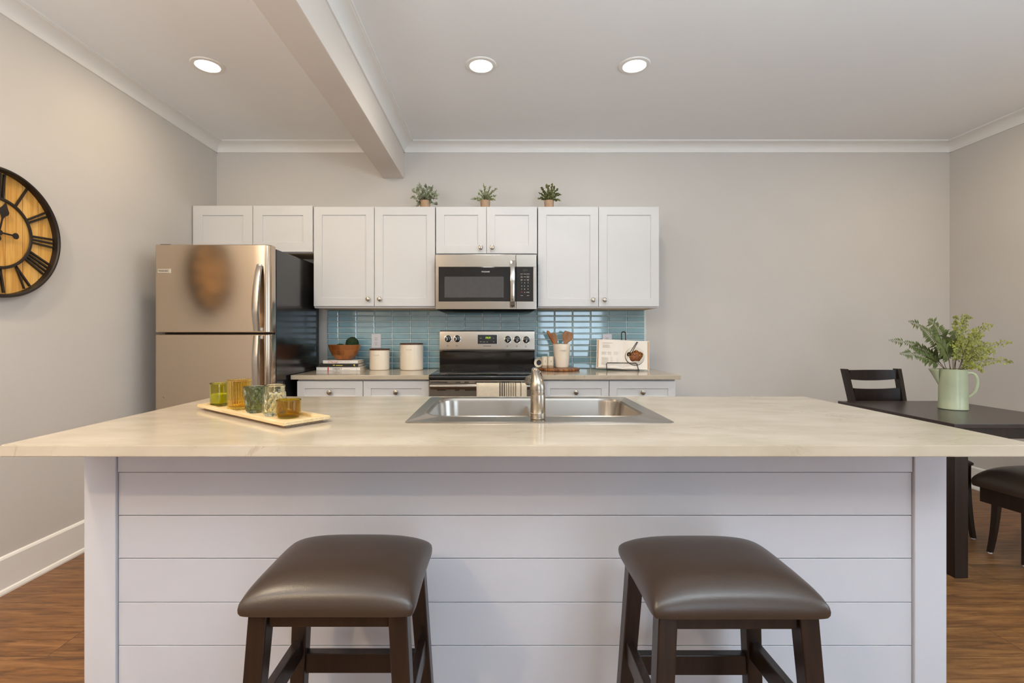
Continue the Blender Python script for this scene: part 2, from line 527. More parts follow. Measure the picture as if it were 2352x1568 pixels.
class MB:
    def __init__(self):
        self.bm = bmesh.new()
        self.round = False

    def _merge(self, tmp, mi=0, mat=None):
        if mat is not None:
            bmesh.ops.transform(tmp, matrix=mat, verts=tmp.verts)
        vm = {}
        for v in tmp.verts:
            vm[v] = self.bm.verts.new(v.co)
        for f in tmp.faces:
            try:
                nf = self.bm.faces.new([vm[v] for v in f.verts])
                nf.material_index = mi if mi else f.material_index
                nf.smooth = True
            except ValueError:
                pass
        tmp.free()
        return self

    def box(self, x0, x1, y0, y1, z0, z1, bev=0.0, seg=2, mi=0, mat=None):
        t = bmesh.new()
        vs = [t.verts.new((x, y, z)) for z in (z0, z1) for y in (y0, y1) for x in (x0, x1)]
        for q in ((0, 2, 3, 1), (4, 5, 7, 6), (0, 1, 5, 4), (2, 6, 7, 3), (0, 4, 6, 2), (1, 3, 7, 5)):
            t.faces.new([vs[i] for i in q])
        if bev > 0:
            bmesh.ops.bevel(t, geom=list(t.edges), offset=bev, segments=seg, affect='EDGES', profile=0.5)
        return self._merge(t, mi, mat)

    def hexa(self, bot, top, bev=0.0, mi=0, mat=None):
        """a box from four bottom and four top corners (counter-clockwise seen from above)"""
        t = bmesh.new()
        b = [t.verts.new(p) for p in bot]
        u = [t.verts.new(p) for p in top]
        t.faces.new(list(reversed(b)))
        t.faces.new(u)
        for i in range(4):
            j = (i + 1) % 4
            t.faces.new((b[i], b[j], u[j], u[i]))
        if bev > 0:
            bmesh.ops.bevel(t, geom=list(t.edges), offset=bev, segments=2, affect='EDGES', profile=0.5)
        return self._merge(t, mi, mat)

    def loft(self, loops, cap0=True, cap1=True, mi=0, closed=True, mat=None):
        self.round = True
        t = bmesh.new()
        L = [[t.verts.new(p) for p in lp] for lp in loops]
        n = len(L[0])
        for a, b in zip(L, L[1:]):
            for i in range(n if closed else n - 1):
                j = (i + 1) % n
                try:
                    t.faces.new((a[i], a[j], b[j], b[i]))
                except ValueError:
                    pass
        if cap0:
            t.faces.new(list(reversed(L[0])))
        if cap1:
            t.faces.new(L[-1])
        return self._merge(t, mi, mat)

    def lathe(self, prof, seg=40, c=(0, 0, 0), fn=None, caps=(True, True), mi=0, mat=None):
        """prof: (r, z) from bottom outside up and over; fn(r, z, a, k) may modulate the radius"""
        loops = []
        for k, (r, z) in enumerate(prof):
            lp = []
            for i in range(seg):
                a = 2 * PI * i / seg
                rr = fn(r, z, a, k) if fn else r
                lp.append((c[0] + rr * math.cos(a), c[1] + rr * math.sin(a), c[2] + z))
            loops.append(lp)
        return self.loft(loops, caps[0], caps[1], mi, True, mat)

    def cyl(self, c, r, h, axis='z', seg=28, r2=None, bev=0.0, mi=0, mat=None):
        r2 = r if r2 is None else r2
        prof = [(r, 0), (r2, h)]
        if bev > 0:
            prof = [(r - bev, 0), (r, bev), (r2, h - bev), (r2 - bev, h)]
        if axis == 'z':
            R = Matrix.Translation(c)
        elif axis == 'y':
            R = Matrix.Translation(c) @ Matrix.Rotation(-PI / 2, 4, 'X')
        elif axis == '-y':
            R = Matrix.Translation(c) @ Matrix.Rotation(PI / 2, 4, 'X')
        else:
            R = Matrix.Translation(c) @ Matrix.Rotation(PI / 2, 4, 'Y')
        if mat is not None:
            R = mat @ R
        return self.lathe(prof, seg, mi=mi, mat=R)

    def tube(self, pts, r, seg=10, closed=False, mi=0, flat=None, up=(0, 0, 1)):
        """sweep a circle (or flat=(a, b) ellipse) along points; r may be a list"""
        pts = [Vector(p) for p in pts]
        n = len(pts)
        loops = []
        up = Vector(up)
        for i, p in enumerate(pts):
            if closed:
                d = pts[(i + 1) % n] - pts[i - 1]
            else:
                d = pts[min(i + 1, n - 1)] - pts[max(i - 1, 0)]
            d.normalize()
            s = d.cross(up)
            if s.length < 1e-4:
                s = d.cross(Vector((1, 0, 0.3)))
            s.normalize()
            u = s.cross(d).normalized()
            rr = r[i] if isinstance(r, (list, tuple)) else r
            ra, rb = (rr * flat[0], rr * flat[1]) if flat else (rr, rr)
            loops.append([tuple(p + s * ra * math.cos(2 * PI * k / seg) + u * rb * math.sin(2 * PI * k / seg)) for k in range(seg)])
        if closed:
            loops.append(loops[0])
            return self.loft(loops, False, False, mi)
        return self.loft(loops, True, True, mi)

    def prism(self, poly, vec, mi=0, bev=0.0, mat=None):
        """poly: 3-D points of a planar outline, extruded along vec"""
        t = bmesh.new()
        v = Vector(vec)
        a = [t.verts.new(p) for p in poly]
        b = [t.verts.new(Vector(p) + v) for p in poly]
        n = len(a)
        t.faces.new(list(reversed(a)))
        t.faces.new(b)
        for i in range(n):
            j = (i + 1) % n
            t.faces.new((a[i], a[j], b[j], b[i]))
        bmesh.ops.recalc_face_normals(t, faces=t.faces)
        if bev > 0:
            bmesh.ops.bevel(t, geom=list(t.edges), offset=bev, segments=2, affect='EDGES', profile=0.5)
        return self._merge(t, mi, mat)

    def ball(self, c, r, sub=3, scale=(1, 1, 1), rough=0.0, seed=0, mi=0):
        t = bmesh.new()
        bmesh.ops.create_icosphere(t, subdivisions=sub, radius=1.0)
        for v in t.verts:
            k = 1.0
            if rough:
                k += rough * mnoise.noise(v.co * 9 + Vector((seed, 0, 0)))
                k += rough * 0.7 * mnoise.noise(v.co * 22 + Vector((seed, 3, 0)))
            v.co = Vector((c[0] + v.co.x * r * scale[0] * k, c[1] + v.co.y * r * scale[1] * k, c[2] + v.co.z * r * scale[2] * k))
        return self._merge(t, mi)

    def face(self, pts, mi=0):
        vs = [self.bm.verts.new(p) for p in pts]
        f = self.bm.faces.new(vs)
        f.material_index = mi
        f.smooth = True
        return self

    def mesh(self, me, mat=None, mi=0):
        t = bmesh.new()
        t.from_mesh(me)
        return self._merge(t, mi, mat)

    def build(self, name, mats, parent=None, sharp=-1, recalc=True, loc=None):
        if sharp == -1:
            sharp = 38 if self.round else 18
        bm = self.bm
        if recalc:
            bmesh.ops.recalc_face_normals(bm, faces=bm.faces)
        me = bpy.data.meshes.new(name)
        bm.to_mesh(me)
        bm.free()
        for f in me.polygons:
            f.use_smooth = True
        if sharp is not None:
            me.set_sharp_from_angle(angle=math.radians(sharp))
        for m in (mats if isinstance(mats, (list, tuple)) else [mats]):
            me.materials.append(m)
        o = bpy.data.objects.new(name, me)
        COL.objects.link(o)
        if parent:
            o.parent = parent
        if loc:
            o.location = loc
        return o


def tag(o, label=None, cat=None, group=None, kind=None):
    if label:
        o['label'] = label
    if cat:
        o['category'] = cat
    if group:
        o['group'] = group
    if kind:
        o['kind'] = kind
    return o


def thing(name, loc, label, cat, rz=0.0, group=None):
    o = bpy.data.objects.new(name, None)
    COL.objects.link(o)
    o.empty_display_size = 0.05
    o.location = loc
    o.rotation_euler = (0, 0, rz)
    return tag(o, label, cat, group)


def struct(name, mb, m, label=None, parent=None, sharp=-1):
    o = mb.build(name, m, parent, sharp=sharp)
    tag(o, label, None, None, 'structure')
    return o


def copy_tree(o, parent=None):
    c = o.copy()
    COL.objects.link(c)
    if parent:
        c.parent = parent
    for ch in list(o.children):
        copy_tree(ch, c)
    return c


def text_mesh(s, size, extrude=0.0004, sx=1.0, shear=0.0):
    cu = bpy.data.curves.new('t', 'FONT')
    cu.body = s
    cu.size = size
    cu.align_x = 'CENTER'
    cu.align_y = 'CENTER'
    cu.extrude = extrude
    cu.shear = shear
    cu.resolution_u = 2
    o = bpy.data.objects.new('t', cu)
    COL.objects.link(o)
    dg = bpy.context.evaluated_depsgraph_get()
    dg.update()
    me = bpy.data.meshes.new_from_object(o.evaluated_get(dg))
    bpy.data.objects.remove(o)
    bpy.data.curves.remove(cu)
    if sx != 1.0:
        for v in me.vertices:
            v.co.x *= sx
    return me


UPRIGHT = Matrix.Rotation(PI / 2, 4, 'X')      # text in the xz plane, read from -y


def rrect(x0, x1, y0, y1, r, z, n=6):
    pts = []
    for cx, cy, a0 in ((x1 - r, y1 - r, 0), (x0 + r, y1 - r, PI / 2), (x0 + r, y0 + r, PI), (x1 - r, y0 + r, 1.5 * PI)):
        for k in range(n + 1):
            a = a0 + PI / 2 * k / n
            pts.append((cx + r * math.cos(a), cy + r * math.sin(a), z))
    return pts


def P(px, py, d):
    """photo pixel at distance d -> world point"""
    return Vector(((px - CX) * d / F, d, CZ + (CY - py) * d / F))


def onplane(px, py, z):
    d = (CZ - z) * F / (py - CY)
    return P(px, py, d)


# ------------------------------------------------------------------ room shell
XL, XR, YB, YF, H = -2.286, 3.688, 3.95, -3.30, 2.743
struct('floor', MB().box(XL - .1, XR + .1, YF - .1, YB + .1, -0.1, 0), M['floor'], 'brown wood plank floor')
struct('ceiling', MB().box(XL - .1, XR + .1, YF - .1, YB + .1, H, H + 0.1), M['ceil'], 'white painted ceiling')
struct('wall_left', MB().box(XL - .1, XL, YF, YB, 0, H), M['wall'], 'cream painted left wall')
WX0, WX1, WZ0, WZ1 = -0.40, 1.60, 0.85, 2.15
struct('wall_right', MB().box(XR, XR + .1, YF, WX0, 0, H).box(XR, XR + .1, WX1, YB, 0, H).box(XR, XR + .1, WX0, WX1, 0, WZ0).box(XR, XR + .1, WX0, WX1, WZ1, H), M['wall'], 'greige painted right wall')
struct('wall_back', MB().box(XL - .1, XR + .1, YB, YB + .1, 0, H), M['wall'], 'greige painted wall behind the kitchen units')
# the wall behind the camera with a patio door and a window in it
DX0, DX1, DZ1 = 0.94, 2.46, 2.10
fw = MB()
fw.box(XL - .1, DX0, YF - .1, YF, 0, H).box(DX0, DX1, YF - .1, YF, DZ1, H).box(DX1, XR + .1, YF - .1, YF, 0, H)
struct('wall_front', fw, M['wall'], 'wall behind the viewer with patio door and window')
dr = struct('window_1', MB().box(DX0, DX0 + .06, YF - .09, YF + .02, 0, DZ1).box(DX1 - .06, DX1, YF - .09, YF + .02, 0, DZ1)
            .box(DX0 + .06, DX1 - .06, YF - .09, YF + .02, DZ1 - .06, DZ1).box(DX0 + .06, DX1 - .06, YF - .09, YF + .02, 0, .06)
            .box(1.67, 1.73, YF - .07, YF, .06, DZ1 - .06), M['trim'], 'white framed patio door')
struct('pane', MB().box(DX0 + .06, DX1 - .06, YF - .05, YF - .045, .06, DZ1 - .06), M['pane'], None, dr)
wn = struct('window_2', MB().box(XR - .02, XR + .09, WX0, WX0 + .05, WZ0, WZ1).box(XR - .02, XR + .09, WX1 - .05, WX1, WZ0, WZ1)
            .box(XR - .02, XR + .09, WX0 + .05, WX1 - .05, WZ1 - .05, WZ1).box(XR - .02, XR + .09, WX0 + .05, WX1 - .05, WZ0, WZ0 + .05)
            .box(XR, XR + .07, 0.57, 0.63, WZ0 + .05, WZ1 - .05), M['trim'], 'white framed window')
struct('pane', MB().box(XR + .045, XR + .05, WX0 + .05, WX1 - .05, WZ0 + .05, WZ1 - .05), M['pane'], None, wn)

# beam under the ceiling
BX0, BX1, BZ = -0.930, -0.760, 2.46
struct('ceiling_beam', MB().box(BX0, BX1, YF, YB, BZ, H, 0.004), M['beam'], 'boxed ceiling beam running towards the kitchen wall')


def crown_profile():
    """(out from wall, z) cove with a lip at the wall and one at the ceiling"""
    p = [(0.0, H - 0.074), (0.010, H - 0.074), (0.012, H - 0.066)]
    for k in range(0, 9):
        a = k / 8 * PI / 2
        p.append((0.012 + 0.064 * (1 - math.cos(a)), H - 0.064 + 0.052 * math.sin(a)))
    p += [(0.080, H - 0.010), (0.088, H - 0.010), (0.088, H), (0.0, H)]
    return p


def crown(name, a, b, out, label):
    """a, b: ends on the wall line; out: unit vector into the room"""
    ox, oy = out
    poly = [(a[0] + ox * u, a[1] + oy * u, z) for u, z in crown_profile()]
    return struct(name, MB().prism(poly, (b[0] - a[0], b[1] - a[1], 0)), M['trim'], label)


crown('trim_1', (XL, YF), (XL, YB), (1, 0), 'white crown moulding along the left wall')
crown('trim_2', (XL, YB), (BX0, YB), (0, -1), 'white crown moulding on the back wall left of the beam')
crown('trim_3', (BX1, YB), (XR, YB), (0, -1), 'white crown moulding on the back wall right of the beam')
crown('trim_4', (XR, YF), (XR, YB), (-1, 0), 'white crown moulding along the right wall')
crown('trim_5', (BX1, YF), (BX1, YB), (1, 0), 'white crown moulding along the beam')


def base_prof():
    return [(0, 0), (0.026, 0), (0.026, 0.008), (0.022, 0.018), (0.014, 0.022), (0.014, 0.158), (0.010, 0.166), (0.004, 0.170), (0, 0.170)]


def baseboard(name, a, b, out, label):
    poly = [(a[0] + out[0] * u, a[1] + out[1] * u, z) for u, z in base_prof()]
    return struct(name, MB().prism(poly, (b[0] - a[0], b[1] - a[1], 0)), M['trim'], label)


baseboard('baseboard_left', (XL, YF), (XL, YB), (1, 0), 'tall white baseboard on the left wall')
baseboard('baseboard_right', (XR, YF), (XR, YB), (-1, 0), 'tall white baseboard on the right wall')
baseboard('baseboard_back', (1.24, YB), (XR, YB), (0, -1), 'tall white baseboard on the back wall')

# tiled backsplash
TX0, TX1, TZ0, TZ1 = -1.381, 1.212, 0.9145, 1.389
struct('wall_backsplash', MB().box(TX0, TX1, YB - 0.006, YB - 0.0005, TZ0, TZ1), M['grout'], 'pale grout behind the blue tile')
tl = MB()
tw, th, g = 0.1465, 0.0476, 0.0055
ztop = TZ1 - 0.004
zr = ztop
while zr > TZ0 + 0.008:
    z1, z0 = zr, max(zr - th + g, TZ0 + 0.001)
    xs = -1.292 - tw
    while xs < TX1:
        x0, x1 = max(xs + g / 2, TX0 + .002), min(xs + tw - g / 2, TX1 - .002)
        if x1 - x0 > 0.02:
            dy = rnd.uniform(-.0004, .0004)
            ty, tx_ = rnd.uniform(-.00010, .00010), rnd.uniform(-.00007, .00007)
            yb_, yf_ = YB - 0.005, YB - 0.013 + dy
            bv = 0.0045
            bot = [(x0, yb_, z0), (x1, yb_, z0), (x1, yb_, z1), (x0, yb_, z1)]
            mid = [(x, yf_ + .0035, z) for x, _, z in bot]
            q = [(x0 + bv, yf_ + ty + tx_, z0 + bv), (x1 - bv, yf_ - ty + tx_, z0 + bv), (x1 - bv, yf_ - ty - tx_, z1 - bv), (x0 + bv, yf_ + ty - tx_, z1 - bv)]
            tl.loft([bot, mid, q], True, True)
        xs += tw
    zr -= th
struct('wall_tile', tl, M['tile'], 'glossy blue glass tile backsplash in stacked rows', None, 18)

# ------------------------------------------------------------------ recessed ceiling lights


def can_light(x, y, label, power, color=None):
    t = thing('recessed_light', (x, y, H), label, 'ceiling light', group='recessed ceiling lights')
    ring = MB()
    ring.lathe([(0.062, -0.001), (0.066, -0.008), (0.086, -0.006), (0.090, -0.0005), (0.062, -0.0004)], 48, caps=(False, False))
    ring.build('trim_ring', M['trim'], t)
    MB().cyl((0, 0, -0.0055), 0.0625, 0.004, seg=48).build('lens', M['lens'], t)
    area('lamp', (0, 0, -0.012), (0, 0, 0), 0.12, 0.12, power, color or WARM, t, 'DISK')


can_light(-1.667, 2.79, 'lit recessed ceiling light left of the beam', CAN_POWER)
can_light(-0.093, 2.79, 'lit recessed ceiling light right of the beam, above the sink', CAN_POWER, WHITE)
can_light(0.790, 2.79, 'lit recessed ceiling light farthest right, right of the sink', CAN_POWER, WHITE)
# further lamps of the same row and of the room behind the viewer
for x, y, p, c in ((3.10, 2.55, 13, WARM), (-1.667, 0.9, 27, WARM), (-0.093, -0.6, 5, WHITE), (1.4, -0.6, 5, WHITE), (-1.667, -1.2, 40, (1.0, 0.74, 0.42))):
    area('downlight_behind', (x, y, H - 0.012), (0, 0, 0), 0.12, 0.12, p, c, None, 'DISK')

# ------------------------------------------------------------------ upper cabinets
CF = 3.626      # door front plane of the uppers


def shaker(mb, x0, x1, z0, z1, yf, th=0.02, rail=0.062, rec=0.007):
    """shaker door or drawer front: frame with a recessed panel, front at yf, back at yf+th"""
    b = 0.0015
    mb.box(x0, x1, yf, yf + th, z1 - rail, z1, b)
    mb.box(x0, x1, yf, yf + th, z0, z0 + rail, b)
    mb.box(x0, x0 + rail, yf, yf + th, z0 + rail - b, z1 - rail + b, b)
    mb.box(x1 - rail, x1, yf, yf + th, z0 + rail - b, z1 - rail + b, b)
    mb.box(x0 + rail - .003, x1 - rail + .003, yf + rec, yf + th - .002, z0 + rail - .003, z1 - rail + .003)
    return mb


def knob(parent, x, y, z):
    k = MB()
    R = Matrix.Translation((x, y, z)) @ Matrix.Rotation(PI / 2, 4, 'X')
    k.lathe([(0.008, 0.0), (0.0055, 0.004), (0.005, 0.012), (0.010, 0.015), (0.0165, 0.019), (0.0172, 0.023), (0.015, 0.027), (0.008, 0.0295)], 28, mat=R)
    return k.build('knob', M['nickel'], parent)


def upper(x0, x1, z0, z1, zd, label, kz, rail=0.062):
    cx = (x0 + x1) / 2
    t = thing('upper_cabinet', (cx, YB, z0), label, 'cabinet', group='white upper cabinets')
    w = (x1 - x0) / 2
    hgt = z1 - z0
    yf = CF - YB
    b = MB().box(-w, w, yf + .021, -.0005, 0.0, hgt, .0008)
    b.build('body', M['cab'], t)
    bt = MB().box(-w + .018, w - .018, yf + .04, -.012, -.003, 0.0)
    bt.build('bottom_panel', M['cab_in'], t)
    for s in (-1, 1):
        xa, xb = (-w + .002, -.0018) if s < 0 else (.0018, w - .002)
        d = shaker(MB(), xa, xb, zd - z0, hgt - .004, yf, rail=rail).build('door', M['cab'], t)
        knob(d, s * 0.043, yf, kz - z0)
    return t


upper(-2.280, -1.379, 1.803, 2.158, 1.808, 'short white shaker cabinet above the refrigerator', 1.842, 0.072)
upper(-1.375, -0.464, 1.389, 2.150, 1.402, 'tall white shaker cabinet between refrigerator and microwave', 1.454)
upper(-0.460, 0.300, 1.785, 2.150, 1.796, 'short white shaker cabinet above the microwave', 1.839)
upper(0.304, 1.213, 1.389, 2.150, 1.400, 'tall white shaker cabinet right of the microwave', 1.448)

# ------------------------------------------------------------------ base cabinets and countertops
CT = 0.914
BF = 3.325


def base_cab(x0, x1, label):
    cx = (x0 + x1) / 2
    w = (x1 - x0) / 2
    t = thing('base_cabinet', (cx, YB, 0), label, 'cabinet', group='white base cabinets')
    yf = BF - YB
    MB().box(-w, w, yf + .021, -.0005, 0.10, CT - .031, .0008).box(-w, w, yf + .09, -.0005, 0, .10).build('body', M['cab'], t)
    for s in (-1, 1):
        xa, xb = (-w + .002, -.002) if s < 0 else (.002, w - .002)
        d = shaker(MB(), xa, xb, .718, .872, yf, rail=.052).build('drawer', M['cab'], t)
        knob(d, (xa + xb) / 2, yf + .007, .795)
        d = shaker(MB(), xa, xb, .112, .712, yf).build('door', M['cab'], t)
        knob(d, s * .045, yf, .655)
    return t


base_cab(-1.375, -0.466, 'white base cabinet with two drawers left of the range')
base_cab(0.310, 1.226, 'white base cabinet with two drawers right of the range')
tag(MB().box(-1.408, -0.464, 3.302, YB - .014, CT - .030, CT, .002).build('countertop', M['quartz']),
    'cream quartz countertop left of the range, under books and canisters', 'countertop', 'quartz countertops on the base cabinets')
tag(MB().box(0.306, 1.252, 3.302, YB - .014, CT - .030, CT, .002).build('countertop', M['quartz']),
    'cream quartz countertop right of the range, under the open cookbook', 'countertop', 'quartz countertops on the base cabinets')

# ------------------------------------------------------------------ refrigerator
FX0, FX1, FD1, FD2, FB = -2.140, -1.422, 3.030, 3.108, 3.875
fr = thing('refrigerator', ((FX0 + FX1) / 2, FB, 0), 'stainless top-freezer refrigerator with black sides', 'refrigerator')
ox, oy = (FX0 + FX1) / 2, FB


def fx(x):
    return x - ox


MB().box(fx(FX0) + .004, fx(FX1) - .001, FD2 + .012 - oy, 0, .03, 1.742, .006).box(fx(FX0) + .03, fx(FX1) - .03, FD2 + .05 - oy, -.03, 0, .03).build('cabinet', M['black_side'], fr)


def fridge_door(z0, z1):
    # rounded front corner in plan
    y0, y1 = FD1 - oy, FD2 - oy
    pts = [(fx(FX0), y1), (fx(FX0), y0 + .008), (fx(FX0) + .003, y0 + .002), (fx(FX0) + .010, y0 - .001)]
    n = 10
    for k in range(n + 1):
        u = k / n
        pts.append((fx(FX0) + .02 + u * (fx(FX1) - .035 - fx(FX0) - .02), y0 - .001 - .0012 * math.sin(PI * u)))
    for k in range(1, 10):
        a = k / 9 * PI / 2
        pts.append((fx(FX1) - .034 + .034 * math.sin(a), y0 + .036 * (1 - math.cos(a))))
    pts.append((fx(FX1), y1))
    loops = []
    for ins, z in ((.004, z0), (0, z0 + .004), (0, z1 - .004), (.004, z1)):
        lp = []
        for x, y in pts:
            lp.append((x + (ins if x < 0 else -ins) * 0.4, y + (ins if y < y1 - .01 else 0), z))
        loops.append(lp)
    return MB().loft(loops)


frd = fridge_door(1.205, 1.754).build('freezer_door', M['steel_door'], fr, sharp=22)
rfd = fridge_door(.09, 1.192).build('refrigerator_door', M['steel_door'], fr, sharp=22)
MB().box(fx(FX0) + .01, fx(FX1) - .012, FD2 - oy + .001, FD2 - oy + .011, .05, 1.735).build('door_gasket', M['black_matte'], fr)
MB().box(fx(FX0) + .01, fx(FX0) + .075, FD1 + .03 - oy, FD2 + .10 - oy, 1.7545, 1.7625, .003).build('hinge_cover', M['black_matte'], fr)
MB().box(fx(FX0) + .02, fx(FX1) - .02, FD2 - oy, FD2 + .012 - oy, 0.005, .085, .003).build('kick_grille', M['black_matte'], fr)


def fridge_handle(parent, z_far, z_gap, sgn):
    """flat bowed bar: close to the door at the far end, standing out at the gap end"""
    pts, n = [], 18
    for k in range(n + 1):
        u = k / n
        z = z_far + (z_gap - z_far) * u
        out = 0.016 + 0.050 * math.sin(min(1, u * 1.35) * PI / 2) ** 0.8 - 0.020 * max(0, u - .72) / .28
        pts.append((fx(-1.482) - .002 * u, FD1 - oy - out, z))
    m = MB()
    loops = []
    for k, (x, y, z) in enumerate(pts):
        hw = 0.0185 + 0.004 * math.sin(PI * k / n)
        hh = 0.008
        loops.append([(x - hw, y + hh, z), (x - hw * .8, y - hh * .6, z), (x, y - hh, z), (x + hw * .8, y - hh * .6, z), (x + hw, y + hh, z)])
    m.loft(loops)
    m.box(fx(-1.482) - .014, fx(-1.482) + .014, FD1 - oy - .02, FD1 - oy + .004, z_far - .004 * sgn - .014, z_far - .004 * sgn + .014, .003)
    m.box(fx(-1.484) - .014, fx(-1.484) + .014, FD1 - oy - .05, FD1 - oy + .004, z_gap + .012 * sgn - .012, z_gap + .012 * sgn + .012, .003)
    return m.build('handle', M['steel_v'], parent, sharp=40)


fridge_handle(frd, 1.620, 1.212, 1)
fridge_handle(rfd, .700, 1.186, -1)
bx0, bx1 = (364 - CX) * FD1 / F, (392 - CX) * FD1 / F
bz0, bz1 = CZ + (CY - 627.5) * FD1 / F, CZ + (CY - 617.5) * FD1 / F
bd = MB().box(fx(bx0), fx(bx1), FD1 - oy - .0085, FD1 - oy - .001, bz0, bz1, .001).build('badge', M['badge'], frd)
MB().mesh(text_mesh('FRIGIDAIRE', .0125, sx=.92), Matrix.Translation((fx((bx0 + bx1) / 2) - .002, FD1 - oy - .0088, (bz0 + bz1) / 2)) @ UPRIGHT).build('lettering', M['dark_print'], bd)
MB().cyl((fx(-2.085), FD1 - oy - .001, .80), .005, .004, '-y', 16).build('plug', M['nickel'], rfd)

# ------------------------------------------------------------------ microwave
mw_y = 3.548
mx0, mx1 = -0.456, 0.290
mwz0, mwz1 = 1.374, 1.777
mwo = thing('microwave', ((mx0 + mx1) / 2, YB, mwz0), 'stainless over-the-range microwave with black glass door', 'microwave')


def mv(px):
    return (px - CX) * mw_y / F - (mx0 + mx1) / 2


def mz(py):
    return CZ + (CY - py) * mw_y / F - mwz0


yf = mw_y - YB
MB().box(mx0 - (mx0 + mx1) / 2 + .004, mx1 - (mx0 + mx1) / 2 - .004, yf + .03, -.014, .0, mwz1 - mwz0, .003).build('housing', M['black_matte'], mwo)
bt = MB()
bt.hexa([(mv(1012), yf + .05, -.014), (mv(1222), yf + .05, -.014), (mv(1222), -.03, -.014), (mv(1012), -.03, -.014)],
        [(mv(1003), yf + .032, 0), (mv(1231), yf + .032, 0), (mv(1231), -.016, 0), (mv(1003), -.016, 0)])
bt.build('underside', M['vent_dark'], mwo)
for k in range(2):
    xx = mv(1040 + 95 * k)
    MB().box(xx, xx + .22, yf + .09, yf + .20, -.017, -.0135, .001).build('grease_filter', M['vent_dark'], mwo)
door = MB()
x0, x1, z0, z1 = mv(1000), mv(1184.6), mz(710), mz(584.3)
wx0, wx1, wz0, wz1 = mv(1007.5), mv(1184.6), mz(692), mz(613)
door.box(x0, x1, yf, yf + .03, wz1, z1, .002).box(x0, x1, yf, yf + .03, z0, wz0, .002)
door.box(x0, wx0, yf, yf + .03, wz0 - .002, wz1 + .002, .0015)
door.box(wx0 - .004, x1 - .001, yf + .006, yf + .028, wz0 - .004, wz1 + .004)
dm = door.build('door', M['steel'], mwo)
dg = MB().box(wx0 + .0005, x1 - .001, yf + .001, yf + .007, wz0 + .0005, wz1 - .0005, .001).build('black_glass', M['black_gloss'], dm)
MB().box(mv(1021), mv(1157), yf + .0002, yf + .0018, mz(683), mz(635)).build('window', M['mesh_window'], dm)
MB().mesh(text_mesh('FRIGIDAIRE', .0125, sx=.95), Matrix.Translation((mv(1115.5), yf + .0006, mz(624))) @ UPRIGHT).build('lettering', M['white_print'], dm)
h = MB()
hz0, hz1 = mz(706), mz(598)
hp = []
for k in range(17):
    u = k / 16
    hp.append((mv(1177), yf - .012 - .030 * math.sin(PI * u) ** .6, hz0 + (hz1 - hz0) * u))
lo = []
for x, y, z in hp:
    lo.append([(x - .0185, y + .006, z), (x - .015, y - .004, z), (x, y - .007, z), (x + .015, y - .004, z), (x + .0185, y + .006, z)])
h.loft(lo)
for zz in (hz0 + .008, hz1 - .008):
    h.box(mv(1177) - .014, mv(1177) + .014, yf - .02, yf + .002, zz - .008, zz + .008, .002)
h.build('handle', M['chrome'], dm, sharp=40)
cp = MB()
px0, px1 = mv(1185.4), mv(1232.5)
cp.box(px0, px1, yf, yf + .03, wz1, z1, .002).box(px0, px1, yf, yf + .03, z0, wz0, .002)
cp.box(mv(1225), px1, yf, yf + .03, wz0 - .002, wz1 + .002, .0015)
cp.box(px0 + .001, mv(1225) + .002, yf + .006, yf + .028, wz0 - .003, wz1 + .003)
cpo = cp.build('control_panel', M['steel'], mwo)
kp = MB().box(px0 + .0005, mv(1225) - .0005, yf + .001, yf + .007, wz0 + .0005, wz1 - .0005, .001).build('keypad', M['screen'], cpo)
MB().mesh(text_mesh('12:11', .015), Matrix.Translation((mv(1206.5), yf + .0006, mz(620.5))) @ UPRIGHT).build('clock_display', M['green_led_dim'], kp)
kt = MB()


def zx(zx_):
    return mv(1185 + zx_ * 55 / 862)


def zz_(zy):
    return mz(600 + zy * 100 / 1568)


for ci, cxp in enumerate((207, 318, 433)):
    for ri, ryp in enumerate((772, 890, 1003)):
        kt.mesh(text_mesh(str(1 + ci + 3 * ri), .0105), Matrix.Translation((zx(cxp), yf + .0006, zz_(ryp))) @ UPRIGHT)
kt.mesh(text_mesh('0', .0105), Matrix.Translation((zx(318), yf + .0006, zz_(1120))) @ UPRIGHT)
kt.mesh(text_mesh('START', .0075), Matrix.Translation((zx(433), yf + .0006, zz_(1118))) @ UPRIGHT)
kt.build('digits', M['white_print'], kp)
for x_, y_, wd in ((207, 455, 92), (318, 455, 80), (433, 455, 115), (207, 540, 60), (207, 575, 76), (318, 556, 80), (433, 540, 88), (433, 575, 88),
                   (207, 655, 66), (207, 688, 70), (318, 668, 72), (433, 655, 76), (433, 688, 60), (210, 1232, 84), (433, 1232, 82)):
    a, b_ = zx(x_ - wd / 2), zx(x_ + wd / 2)
    MB().box(a, b_, yf + .0004, yf + .0012, zz_(y_) - .0016, zz_(y_) + .0016).build('key_caption', M['grey_print'], kp)
MB().mesh(text_mesh('STOP', .0075), Matrix.Translation((zx(210), yf + .0006, zz_(1115))) @ UPRIGHT).build('stop_caption', M['red_print'], kp)

# ------------------------------------------------------------------ range
rg = thing('range', (-0.080, YB, 0), 'stainless and black electric range with towel on its oven handle', 'range')
RX = -0.080
rw = 0.377


def rx(px, d):
    return (px - CX) * d / F - RX


def rzz(py, d):
    return CZ + (CY - py) * d / F


MB().box(-rw, rw, 3.29 - YB, -.03, .03, .885, .002).build('body', M['black_matte'], rg)
